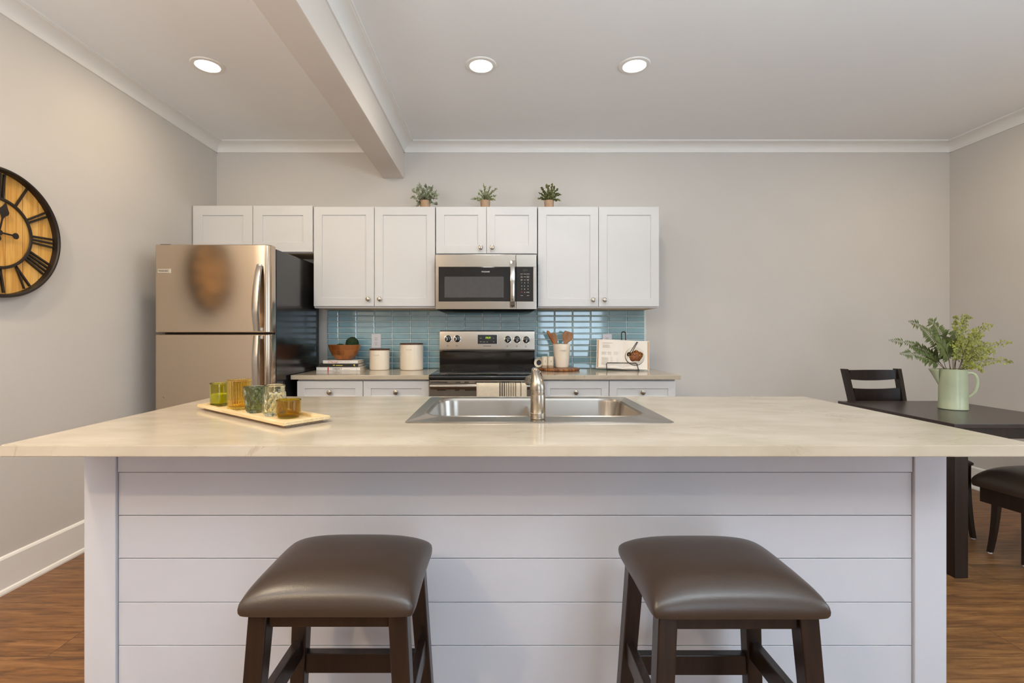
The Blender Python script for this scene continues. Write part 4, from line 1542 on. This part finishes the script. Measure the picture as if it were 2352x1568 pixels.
# ------------------------------------------------------------------ tray of glass candle holders
TRA = math.atan2(-.352, .457)
tc_ = Vector((-.8325, 1.6915, CT))
tr = thing('wooden_tray', tc_, 'long pale wooden tray of glass candle holders on the island', 'tray', TRA)
MB().box(-.292, .292, -.062, .062, 0, .009, .0008).build('foot', M['bamboo_dk'], tr)
rm = MB()
lo = []
for (hl_, hw_, z) in ((.308, .078, .0092), (.309, .079, .0102), (.309, .079, .0190), (.307, .077, .0202), (.288, .058, .0200), (.286, .056, .0115)):
    lo.append([(-hl_, -hw_, z), (hl_, -hw_, z), (hl_, hw_, z), (-hl_, hw_, z)])
rm.loft(lo, True, True)
rm.build('rim_board', M['bamboo'], tr, sharp=20)
TZ = CT + .0117
ct_, st_ = math.cos(TRA), math.sin(TRA)


def tpos(t, s):
    return (tc_.x + ct_ * t - st_ * s, tc_.y + st_ * t + ct_ * s, TZ)


def holder(t, s, r0, r1, h, m, label, style, name='candle_holder', th=.003, seg=72, group='glass candle holders on the tray'):
    o = thing(name, tpos(t, s), label, 'candle holder', group=group)
    nz_ = 28
    out, inn = [], []
    for k in range(nz_ + 1):
        u = k / nz_
        r = r0 + (r1 - r0) * u
        if style == 'smooth':
            r -= .006 * (1 - min(1, u * 8)) ** 2
        if style == 'bowl':
            r -= .007 * (1 - min(1, u * 5)) ** 2
        if style == 'jar':
            r = r1 * (.93 if u < .05 else 1.0) if u < .76 else r1 * (.90 if u < .80 else .93 if u < .86 else .89 if u < .90 else .95)
        if style == 'diamond':
            r -= .004 * (1 - min(1, u * 8)) ** 2
        out.append((r, h * u))
        inn.append((max(r - th, .004), h * u if u > .09 else h * .09))
    prof_ = out + [(out[-1][0] - th * .5, h + .0008)] + [p for p in reversed(inn) if p[1] >= h * .09 + 1e-6] + [(inn[1][0] * .9, h * .09)]
    nout = len(out)

    def fn(r, z, a, k):
        if k >= nout:
            return r
        u = z / h
        if style == 'rib' and u > .03:
            return r + .0011 * math.cos(a * 30)
        if style == 'diamond' and .06 < u < .88:
            return r + .0018 * (abs(math.sin(a * 5 + u * 8)) + abs(math.sin(a * 5 - u * 8)) - 1)
        if style == 'jar' and .06 < u < .74:
            return r + .0022 * (abs(math.sin(a * 6 + u * 10)) + abs(math.sin(a * 6 - u * 10)) - 1)
        return r

    MB().lathe(prof_, seg if style in ('smooth', 'bowl') else 180, fn=fn).build('glass', m, o, sharp=None)
    return o


g1 = holder(-.262, -.020, .0315, .0330, .086, M['g_green'], 'bright green glass holder with yellow-green wax, far left on the tray', 'smooth')
MB().lathe([(.022, .0085), (.0278, .012), (.0282, .044), (.026, .046)], 40).build('wax', M['wax'], g1)
holder(-.122, -.012, .0355, .0395, .106, M['g_amber'], 'tall ribbed amber glass candle holder on the tray', 'rib')
holder(0.0, -.014, .0265, .0365, .090, M['g_dark'], 'dark green diamond-cut glass candle holder tapering to its base', 'diamond')
holder(.105, 0.002, .033, .0345, .101, M['g_clear'], 'clear yellowish diamond-cut glass jar with ringed neck', 'jar', 'glass_jar')
holder(.190, .004, .0365, .0385, .058, M['g_olive'], 'short olive-amber glass holder at the front end of the tray', 'bowl')
holder(.168, .0445, .0125, .0135, .044, M['g_white'], 'tiny clear glass behind the short amber holder', 'smooth', th=.0018)

# ------------------------------------------------------------------ bar stools


def leg_hexa(mb, xt, yt, xb, yb, zt_, zb_, wt, wb):
    a, b_ = wt / 2, wb / 2
    mb.hexa([(xb - b_, yb - b_, zb_), (xb + b_, yb - b_, zb_), (xb + b_, yb + b_, zb_), (xb - b_, yb + b_, zb_)],
            [(xt - a, yt - a, zt_), (xt + a, yt - a, zt_), (xt + a, yt + a, zt_), (xt - a, yt + a, zt_)], .003)
    return mb


def cushion(mb, hw, hd, z_edge, z_mid, z_bot, pinch=.008, n=26, droop=.012):
    """pillowy pad: grid top with drooping corners, rolled edge, flat bottom"""
    def xy(u, v):
        x = hw * u * (1 - pinch / hw * (1 - v * v) * abs(u))
        y = hd * v * (1 - pinch / hd * (1 - u * u) * abs(v) * .4)
        return x, y

    rows = []
    for j in range(n + 1):
        v = -1 + 2 * j / n
        v = math.sin(v * PI / 2) * .55 + v * .45
        row = []
        for i in range(n + 1):
            u = -1 + 2 * i / n
            u = math.sin(u * PI / 2) * .55 + u * .45
            x, y = xy(u, v)
            cr_ = 1 - .035 * (abs(u) * abs(v)) ** 9
            x, y = x * cr_, y * cr_
            e = max(0, 1 - abs(u) ** 3.6) ** .55 * max(0, 1 - abs(v) ** 3.6) ** .55
            c = (u * u * v * v)
            z = z_edge + (z_mid - z_edge) * e - droop * c
            row.append((x, y, z))
        rows.append(row)
    t = bmesh.new()
    V = [[t.verts.new(p) for p in r] for r in rows]
    for j in range(n):
        for i in range(n):
            t.faces.new((V[j][i], V[j][i + 1], V[j + 1][i + 1], V[j + 1][i]))
    ring = [V[0][i] for i in range(n)] + [V[j][n] for j in range(n)] + [V[n][i] for i in range(n, 0, -1)] + [V[j][0] for j in range(n, 0, -1)]
    prev = ring
    for k, (ins, fz) in enumerate(((-.0015, .35), (-.001, .7), (.002, 1.0), (.012, 1.0))):
        cur = []
        for v in ring:
            s = Vector((v.co.x, v.co.y, 0))
            sx2 = s.x - (1 if s.x > 0 else -1) * ins * min(1, abs(s.x) / hw * 1.2)
            sy2 = s.y - (1 if s.y > 0 else -1) * ins * min(1, abs(s.y) / hd * 1.2)
            cur.append(t.verts.new((sx2, sy2, v.co.z + (z_bot - v.co.z) * fz)))
        for i in range(len(ring)):
            j = (i + 1) % len(ring)
            t.faces.new((prev[i], cur[i], cur[j], prev[j]))
        prev = cur
    t.faces.new(prev)
    return mb._merge(t)


def make_stool(loc, label):
    t = thing('bar_stool', loc, label, 'stool', group='backless bar stools at the island')
    cushion(MB(), .194, .159, .616, .663, .588, .004, 26, .005).build('seat', M['leather'], t, sharp=60)
    zt2 = .5875
    lx, ly, bx_, by_ = .153, .118, .189, .152
    for sx in (-1, 1):
        for sy in (-1, 1):
            leg_hexa(MB(), sx * lx, sy * ly, sx * bx_, sy * by_, zt2, 0, .042, .036).build('leg', M['espresso'], t)

    def at(z):
        u = (zt2 - z) / zt2
        return lx + (bx_ - lx) * u, ly + (by_ - ly) * u

    ax, ay = at(.570)
    for sy in (-1, 1):
        MB().box(-ax + .0215, ax - .0215, sy * ay - .011, sy * ay + .011, .551, .5875, .002).build('apron', M['espresso'], t)
    for sx in (-1, 1):
        MB().box(sx * ax - .011, sx * ax + .011, -ay + .0215, ay - .0215, .551, .5875, .002).build('apron', M['espresso'], t)
    for sy, z0, z1 in ((1, .272, .326), (-1, .20, .25)):
        xx, yy = at((z0 + z1) / 2)
        MB().box(-xx + .019, xx - .019, sy * yy - .012, sy * yy + .012, z0, z1, .002).build('stretcher', M['espresso'], t)
    for sx in (-1, 1):
        xx, yy = at(.345)
        MB().box(sx * xx - .011, sx * xx + .011, -yy + .019, yy - .019, .318, .370, .002).build('stretcher', M['espresso'], t)
    return t


s1 = make_stool((-.372, 1.200, 0), 'left bar stool with dark brown leather seat, below the candle tray side')
s2 = copy_tree(s1)
s2.location = (.526, 1.192, 0)
s2['label'] = 'right bar stool with dark brown leather seat, nearer the dining table'

# ------------------------------------------------------------------ dining table and chairs
TH = .757
tX0, tX1, tY0, tY1 = 2.232, 2.965, 2.365, 3.175
tb = thing('dining_table', ((tX0 + tX1) / 2, (tY0 + tY1) / 2, 0), 'dark espresso dining table right of the island', 'table')
hw, hd = (tX1 - tX0) / 2, (tY1 - tY0) / 2
MB().box(-hw, hw, -hd, hd, TH - .022, TH, .002).build('tabletop', M['espresso_top'], tb)
for sx in (-1, 1):
    for sy in (-1, 1):
        a, b_ = sx * (hw - .042), sy * (hd - .040)
        MB().box(a - .033, a + .033, b_ - .033, b_ + .033, 0, TH - .0225, .003).build('leg', M['espresso'], tb)
for sy in (-1, 1):
    MB().box(-hw + .072, hw - .072, sy * (hd - .024) - .010, sy * (hd - .024) + .010, TH - .075, TH - .0225, .002).build('apron', M['espresso'], tb)
for sx in (-1, 1):
    MB().box(sx * (hw - .024) - .010, sx * (hw - .024) + .010, -hd + .072, hd - .072, TH - .075, TH - .0225, .002).build('apron', M['espresso'], tb)


def make_chair(loc, rz, label, hw, hd, crown_, edge, bot, lx_in, with_foot=True):
    """faces local -y; seat centre at the origin"""
    t = thing('dining_chair', loc, label, 'chair', rz, 'dark dining chairs')
    cushion(MB(), hw, hd, edge, crown_, bot, .006, 22, .006).build('seat', M['leather'], t, sharp=60)
    for sx in (-1, 1):
        m = MB()
        lp_ = []
        x = sx * (hw - lx_in)
        for k in range(7):
            u = k / 6
            z = bot - .001 - (bot - .007) * u
            sw = .016 - .006 * u + .0
            y = -hd + .045 - .030 * u * u
            xx = x + sx * .012 * u * u
            lp_.append([(xx - sw, y - sw, z), (xx + sw, y - sw, z), (xx + sw, y + sw, z), (xx - sw, y + sw, z)])
        m.loft(list(reversed(lp_)))
        lg = m.build('leg', M['espresso'], t)
        MB().cyl((x + sx * .012, -hd + .015, 0), .009, .0068, seg=16).build('foot_glide', M['plastic_white'], lg)
        # rear leg and back post in one raked piece
        m = MB()
        lp_ = []
        for k in range(13):
            u = k / 12
            z = .006 + .952 * u
            y = hd - .02 + (.07 * (1 - u / .45) ** 2 if u < .45 else .105 * ((u - .45) / .55) ** 1.3)
            xx = sx * (hw - .030 + (.046 * (u - .5) if u > .5 else 0))
            a, b_ = .014, .019
            lp_.append([(xx - a, y - b_, z), (xx + a, y - b_, z), (xx + a, y + b_, z), (xx - a, y + b_, z)])
        m.loft(lp_)
        m.build('back_post', M['espresso'], t)
    wx = hw - .034
    for z0, z1, nm in ((.888, .950, 'top_rail'), (.700, .832, 'back_rail')):
        m = MB()
        lp_ = []
        for k in range(13):
            u = -1 + k / 6
            x = wx * u
            zc = (z0 + z1) / 2 / .95
            y = hd - .02 + .105 * ((zc - .45) / .55) ** 1.3 + .016 * (1 - u * u)
            dip = .010 * (1 - u * u)
            top = z1 - (dip * .8 if nm == 'back_rail' else 0)
            lp_.append([(x, y - .009, z0 - dip * (1 if nm == 'top_rail' else 0)), (x, y + .009, z0 - dip * (1 if nm == 'top_rail' else 0)), (x, y + .011, top), (x, y - .007, top)])
        m.loft(lp_)
        m.build(nm, M['espresso'], t)
    MB().box(-hw + .03, hw - .03, -hd + .028, -hd + .050, bot - .085, bot - .001, .002).build('apron', M['espresso'], t)
    for sx in (-1, 1):
        MB().box(sx * (hw - .03) - .011, sx * (hw - .03) + .011, -hd + .051, hd - .045, bot - .085, bot - .001, .002).build('apron', M['espresso'], t)
    return t


make_chair((2.568, 3.010, 0), math.radians(4), 'dark wooden dining chair with open back facing out behind the table', .198, .210, .482, .452, .430, .012)
make_chair((2.902, 2.606, 0), math.radians(-80), 'dark leather dining chair pushed under the right of the table', .165, .215, .468, .392, .348, .100)

# ------------------------------------------------------------------ mint jug with ferns
jg_d = 2.835
jx = (2189 - CX) * jg_d / F
jug = thing('enamel_jug', (jx, jg_d, TH + .0004), 'mint green enamel jug of ferns on the dining table', 'jug', math.radians(-43))
jr, jh = .0665, .232
prof = [(jr - .006, 0), (jr + .0005, .002), (jr + .0015, .006), (jr, .010), (jr - .001, .10), (jr - .0035, jh - .004), (jr - .003, jh), (jr - .006, jh), (jr - .007, jh - .01), (jr - .005, .02), (jr * .5, .012)]


MB().lathe(prof, 56).build('body', M['mint'], jug)
# spout: half funnel on the left, from the rim down to a point
spo = MB()
lps = []
for k in range(11):
    u = k / 10
    z = jh - .001 - .098 * u
    reach = .046 * (1 - u) ** 1.1 + .001
    half = .036 * (1 - u) ** .8 + .006
    lp_ = []
    for i in range(13):
        b_ = -PI / 2 + PI * i / 12
        lp_.append((-(jr - .010) - reach * math.cos(b_) - .004, half * math.sin(b_), z))
    lps.append(lp_)
spo.loft(lps, False, False, closed=False)
so = spo.build('spout', M['mint'], jug, sharp=60)
so.modifiers.new('thick', 'SOLIDIFY').thickness = .0022
hp = [(jr - .004, 0, .212), (jr + .012, 0, .2135), (jr + .026, 0, .205), (jr + .034, 0, .182), (jr + .035, 0, .15), (jr + .028, 0, .115), (jr + .014, 0, .088), (jr - .001, 0, .076)]
hp = [Vector(p) for p in hp]
hp = [p for k in range(len(hp) - 1) for p in (lambda a, b, c, d: [0.5 * ((2 * b) + (c - a) * t + (2 * a - 5 * b + 4 * c - d) * t * t + (3 * b - a - 3 * c + d) * t ** 3) for t in (0, .25, .5, .75)])(hp[max(k - 1, 0)], hp[k], hp[k + 1], hp[min(k + 2, len(hp) - 1)])] + [hp[-1]]
hh_ = MB()
hh_.tube(hp, .0046, 12, flat=(1.5, .55), up=(0, 1, 0))
hh_.build('handle', M['mint'], jug, sharp=60)
MB().lathe([(jr - .0068, jh + .0003), (jr - .0045, jh + .0022), (jr - .0022, jh + .0003)], 48, caps=(False, False)).build('rim', M['mint_rim'], jug)


def bez(a, b_, c, n):
    return [a.lerp(b_, t).lerp(b_.lerp(c, t), t) for t in (i / n for i in range(n + 1))]


def frond(base, tip, lift, style, wid, seed):
    """returns (leaf MB, stem points): arching rachis with paired leaflets"""
    r_ = random.Random(seed)
    a, c = Vector(base), Vector(tip)
    mid = a.lerp(c, .5) + Vector((0, 0, lift))
    mid.x = a.x + (c.x - a.x) * .34
    n = 38
    wid = wid * (1.6 if style == 'fern' else 1.4)
    pts = bez(a, mid, c, n)
    m = MB()
    side0 = (c - a).cross(Vector((0, -1, 0.25)))
    if side0.length < 1e-3:
        side0 = Vector((1, 0, 0))
    for i in range(10 if style == 'fern' else 8, n + 1):
        u = i / n
        p = pts[i]
        d = (pts[min(i + 1, n)] - pts[max(i - 1, 0)]).normalized()
        side = d.cross(Vector((0.15, -1, 0.35))).normalized()
        env = math.sin(min(1, (u - .05) / .95 * 1.25) * PI) ** .6 if u < .8 else (1 - u) / .2 * .72 + .12
        env = max(.14, min(1, env if u < .8 else env))
        for s in (-1, 1):
            if style == 'fern':
                L = wid * env * r_.uniform(.85, 1.1)
                q = (side * s * .92 + d * .42 + Vector((0, r_.uniform(-.25, .25), -.10))).normalized()
                w_ = L * .095 + .0018
                e = q.cross(Vector((0, -1, .2))).normalized()
                nb = p + q * L * .45 + e * w_
                nc = p + q * L * .45 - e * w_
                tipp = p + q * L + Vector((0, 0, -.12 * L))
                ridge = p + q * L * .5 + Vector((0, -.0012, .0006))
                m.face([p, nb, ridge]).face([p, ridge, nc]).face([ridge, nb, tipp]).face([ridge, tipp, nc])
            else:
                L = wid * env * r_.uniform(.7, 1.1)
                q = (side * s * .85 + d * .5 + Vector((0, r_.uniform(-.4, .4), 0))).normalized()
                k_n = max(1, int(L / .0105))
                for k in range(k_n):
                    cpos = p + q * (L * (k + .7) / k_n) + Vector((r_.uniform(-.003, .003), r_.uniform(-.006, .006), r_.uniform(-.003, .003)))
                    rr = .0062 * r_.uniform(.7, 1.15)
                    ax = Vector((r_.uniform(-1, 1), r_.uniform(-.5, .5), r_.uniform(-1, 1))).normalized()
                    nrm = Vector((r_.uniform(-.5, .5), -1, r_.uniform(-.3, .6))).normalized()
                    ax = (ax - nrm * ax.dot(nrm)).normalized()
                    bx2 = nrm.cross(ax)
                    ring = [cpos + ax * rr * f1 + bx2 * rr * f2 for f1, f2 in ((-1, 0), (-.3, .75), (.5, .8), (1, .25), (1, -.25), (.5, -.8), (-.3, -.75))]
                    m.face(ring)
    m.tube([tuple(v) for v in pts[::2]], [max(.0005, .0016 * (1 - .7 * k / (n // 2))) for k in range(n // 2 + 1)], 5, mi=1)
    return m


def fern(loc, label, tips, style, mat, name):
    t = thing(name, loc, label, 'fern')
    L = Vector(loc)
    for k, (px, py, dd, lift, wid, bx_) in enumerate(tips):
        tip = P(px, py, jg_d + dd) - L
        frond(Vector((bx_, 0.01 * math.sin(k * 2.1), -.022)), tip, lift + .015, style, wid, k + len(name)).build('frond', [mat, M['fern_stem']], t, sharp=None, recalc=False)
    return t


jt = TH + jh
fern((jx - .018, jg_d, jt), 'dark green fern with long narrow leaflets in the left of the jug',
     [(2043, 781, .02, .07, .030, -.012), (2088, 738, -.03, .10, .034, -.008), (2133, 736, .03, .12, .044, 0), (2068, 812, -.04, .05, .034, -.014), (2092, 797, .06, .06, .032, -.010),
      (2188, 760, -.02, .07, .030, .010), (2150, 785, -.06, .07, .046, .006), (2172, 772, .06, .08, .036, .010)], 'fern', M['fern_dk'], 'narrow_leaf_fern')
fern((jx + .022, jg_d, jt), 'light green fern with small round leaflets in the right of the jug',
     [(2196, 727, .03, .12, .020, -.010), (2222, 726, -.02, .12, .040, -.004), (2277, 746, .02, .10, .030, .006), (2325, 786, .03, .07, .026, .010), (2326, 831, -.04, .05, .024, .012),
      (2246, 765, -.06, .08, .044, 0), (2258, 853, -.08, .06, .018, .010), (2205, 775, -.06, .07, .036, -.012), (2285, 805, -.06, .06, .034, .008), (2262, 790, .06, .07, .036, .006)], 'round', M['fern_lt'], 'round_leaf_fern')

# ------------------------------------------------------------------ plants on top of the wall cabinets


def leaf_blob(m, p, L, w_, q, r_):
    nrm = Vector((r_.uniform(-1, 1), r_.uniform(-1.2, .2), r_.uniform(-.4, 1))).normalized()
    e = q.cross(nrm).normalized()
    m.face([p, p + q * L * .35 + e * w_, p + q * L * .8 + e * w_ * .7, p + q * L, p + q * L * .8 - e * w_ * .7, p + q * L * .35 - e * w_])


def potted(px, label, mat, tips, nleaf, L, w_, seed, name):
    d = 3.715
    zb_ = 2.1502
    t = thing(name, ((px - CX) * d / F, d, zb_), label, 'potted plant', group='small potted plants on the wall cabinets')
    MB().lathe([(.030, 0), (.034, .003), (.038, .060), (.036, .064), (.032, .060), (.028, .02)], 28).build('pot', M['pot'], t)
    r_ = random.Random(seed)
    lf = MB()
    stm = MB()
    for tx_, tz_ in tips:
        a = Vector((r_.uniform(-.012, .012), r_.uniform(-.012, .012), .05))
        c = Vector((tx_, r_.uniform(-.055, .04), tz_))
        mid = a.lerp(c, .5) + Vector((0, 0, .025))
        pts = bez(a, mid, c, 10)
        stm.tube([tuple(v) for v in pts[::2]], .0014, 5)
        for i in range(1, nleaf):
            u = .18 + .82 * i / (nleaf - 1)
            k = min(9, int(u * 10))
            p = pts[k].lerp(pts[k + 1], u * 10 - k)
            dd = (pts[k + 1] - pts[k]).normalized()
            q = (dd * .6 + Vector((r_.uniform(-1, 1), r_.uniform(-1, 1), r_.uniform(-.6, 1)))).normalized()
            leaf_blob(lf, p, L * r_.uniform(.7, 1.2), w_ * r_.uniform(.8, 1.2), q, r_)
    stm.build('stems', M['fern_stem'], t)
    lf.build('foliage', mat, t, sharp=None, recalc=False)
    return t


R1 = random.Random(11)
potted(977, 'grey-green bushy plant in small clay pot, leftmost on the cabinets', M['leaf_grey'],
       [(-.092, .085), (-.085, .125), (-.065, .15), (-.045, .175), (-.02, .165), (.008, .185), (.035, .18), (.055, .15), (.07, .13), (.085, .10), (.075, .07), (.05, .09), (0, .13), (-.03, .12), (-.06, .06), (.03, .12), (.085, .03), (-.06, .03)],
       18, .028, .0088, 3, 'leafy_potted_plant')
potted(1114.5, 'pale sage needle-leaved plant in clay pot, middle of the three', M['leaf_sage'],
       [(-.105, .072), (-.075, .09), (-.05, .11), (-.035, .135), (-.01, .175), (.0, .165), (.02, .14), (.04, .155), (.055, .12), (.085, .14), (.08, .10), (.06, .075), (.02, .10), (-.02, .10), (.035, .085), (-.05, .07), (.07, .06)],
       46, .018, .0028, 4, 'sage_potted_plant')
potted(1261, 'round dark green boxwood plant in clay pot, rightmost on the cabinets', M['leaf_box'],
       [(-.075, .12), (-.065, .15), (-.05, .17), (-.02, .18), (.0, .185), (.02, .175), (.04, .165), (.06, .14), (.072, .12), (.085, .095), (.06, .08), (-.075, .09), (-.05, .08), (0, .12), (.03, .12), (-.03, .12), (.075, .06), (.02, .09), (-.03, .08)],
       44, .015, .0068, 6, 'boxwood_potted_plant')

# ------------------------------------------------------------------ wall clock on the left wall
cyw, czw, CR = 2.197, 1.657, 0.295
clk = thing('wall_clock', (XL + .0008, cyw, czw), 'large round wall clock with black iron frame and pine face', 'clock')
# clock frame: local y along the wall (towards the back), z up, x out of the wall
RC = Matrix(((0, 0, 1, 0), (1, 0, 0, 0), (0, 1, 0, 0), (0, 0, 0, 1)))   # (a, b, out) -> (out, a, b)
fc = MB()
npl = 7
pw = 2 * (CR - .012) / npl
for k in range(npl):
    a0, a1 = -(CR - .012) + k * pw + .0014, -(CR - .012) + (k + 1) * pw - .0014
    rr = CR - .013
    pts = []
    for q in range(9):
        a = a0 + (a1 - a0) * q / 8
        pts.append((a, math.sqrt(max(0, rr * rr - a * a)), .008))
    for q in range(9):
        a = a1 + (a0 - a1) * q / 8
        pts.append((a, -math.sqrt(max(0, rr * rr - a * a)), .008))
    pp = [p for i, p in enumerate(pts) if i == 0 or (Vector(p) - Vector(pts[i - 1])).length > 1e-5]
    if (Vector(pp[0]) - Vector(pp[-1])).length < 1e-5:
        pp.pop()
    fc.prism(pp, (0, 0, .006), mat=RC)
fc.build('face', M['clock_wood'], clk, sharp=30)
MB().cyl((0, 0, .001), CR - .013, .0068, seg=64, mat=RC).build('backing', M['clock_gap'], clk)
MB().lathe([(CR - .016, 0), (CR - .002, 0), (CR, .004), (CR, .040), (CR - .004, .045), (CR - .012, .045), (CR - .016, .040), (CR - .017, .006)], 96, caps=(False, False), mat=RC).build('outer_rim', M['clock_black'], clk, sharp=30)
ri = .158
MB().lathe([(ri - .007, .019), (ri - .005, .024), (ri + .005, .024), (ri + .007, .019), (ri, .016)], 80, caps=(False, False), mat=RC).build('inner_ring', M['clock_black'], clk, sharp=30)


def bar(m, a0, a1, r0, r1, w0=.0052, zb__=.018):
    p0 = Vector((math.sin(a0) * r0, math.cos(a0) * r0, zb__))
    p1 = Vector((math.sin(a1) * r1, math.cos(a1) * r1, zb__))
    d = (p1 - p0).normalized()
    s = Vector((d.y, -d.x, 0)) * w0
    m.hexa([tuple(p0 - s), tuple(p1 - s), tuple(p1 + s), tuple(p0 + s)], [tuple(p0 - s * .7 + Vector((0, 0, .007))), tuple(p1 - s * .7 + Vector((0, 0, .007))), tuple(p1 + s * .7 + Vector((0, 0, .007))), tuple(p0 + s * .7 + Vector((0, 0, .007)))], mat=RC)


NUM = {1: 'I', 2: 'II', 3: 'III', 4: 'IIII', 5: 'V', 6: 'VI', 7: 'VII', 8: 'VIII', 9: 'IX', 10: 'X', 11: 'XI', 12: 'XII'}
r0, r1 = ri + .004, CR - .022
WID = {'I': 1.0, 'V': 2.0, 'X': 2.0}
for hnum, s in NUM.items():
    A = 2 * PI * hnum / 12
    m = MB()
    tot = sum(WID[c] for c in s)
    pos = -tot / 2
    step = .020
    for c in s:
        cxm = (pos + WID[c] / 2) * step
        pos += WID[c]
        an = lambda x, r: A + x / r
        if c == 'I':
            bar(m, an(cxm * .75, r0), an(cxm, r1), r0, r1)
        elif c == 'V':
            bar(m, an(cxm, r0), an(cxm - .016, r1), r0, r1)
            bar(m, an(cxm, r0), an(cxm + .016, r1), r0, r1, .0035)
        else:
            bar(m, an(cxm - .012, r0), an(cxm + .016, r1), r0, r1)
            bar(m, an(cxm + .012, r0), an(cxm - .016, r1), r0, r1, .0035)
    m.build('numeral', M['clock_black'], clk, sharp=30)


def hand(name, ang, L, z, tail):
    m = MB()
    hw = .004
    # spade outline along +b
    o = [(-hw, -tail * .66)] + [(-.0145 * math.sin(.5 + (2 * PI - 1.0) * q / 14), -tail * .86 + .0145 * math.cos(.5 + (2 * PI - 1.0) * q / 14)) for q in range(15)] + [(hw, -tail * .66), (hw * .9, L * .45),
         (.010, L * .54), (.022, L * .62), (.024, L * .70), (.012, L * .82), (0, L), (-.012, L * .82), (-.024, L * .70), (-.022, L * .62), (-.010, L * .54), (-hw * .9, L * .45)]
    ca, sa = math.cos(ang), math.sin(ang)
    pts = [(x * ca + y * sa, -x * sa + y * ca, z) for x, y in o]
    m.prism(pts, (0, 0, .0022), mat=RC)
    m.build(name, M['clock_black'], clk, sharp=30)


hand('hour_hand', math.radians(12), .150, .0262, .03)
hand('minute_hand', math.radians(272), .235, .0292, .085)
MB().cyl((0, 0, .014), .013, .0195, seg=28, bev=.002, mat=RC).build('hub', M['clock_black'], clk)
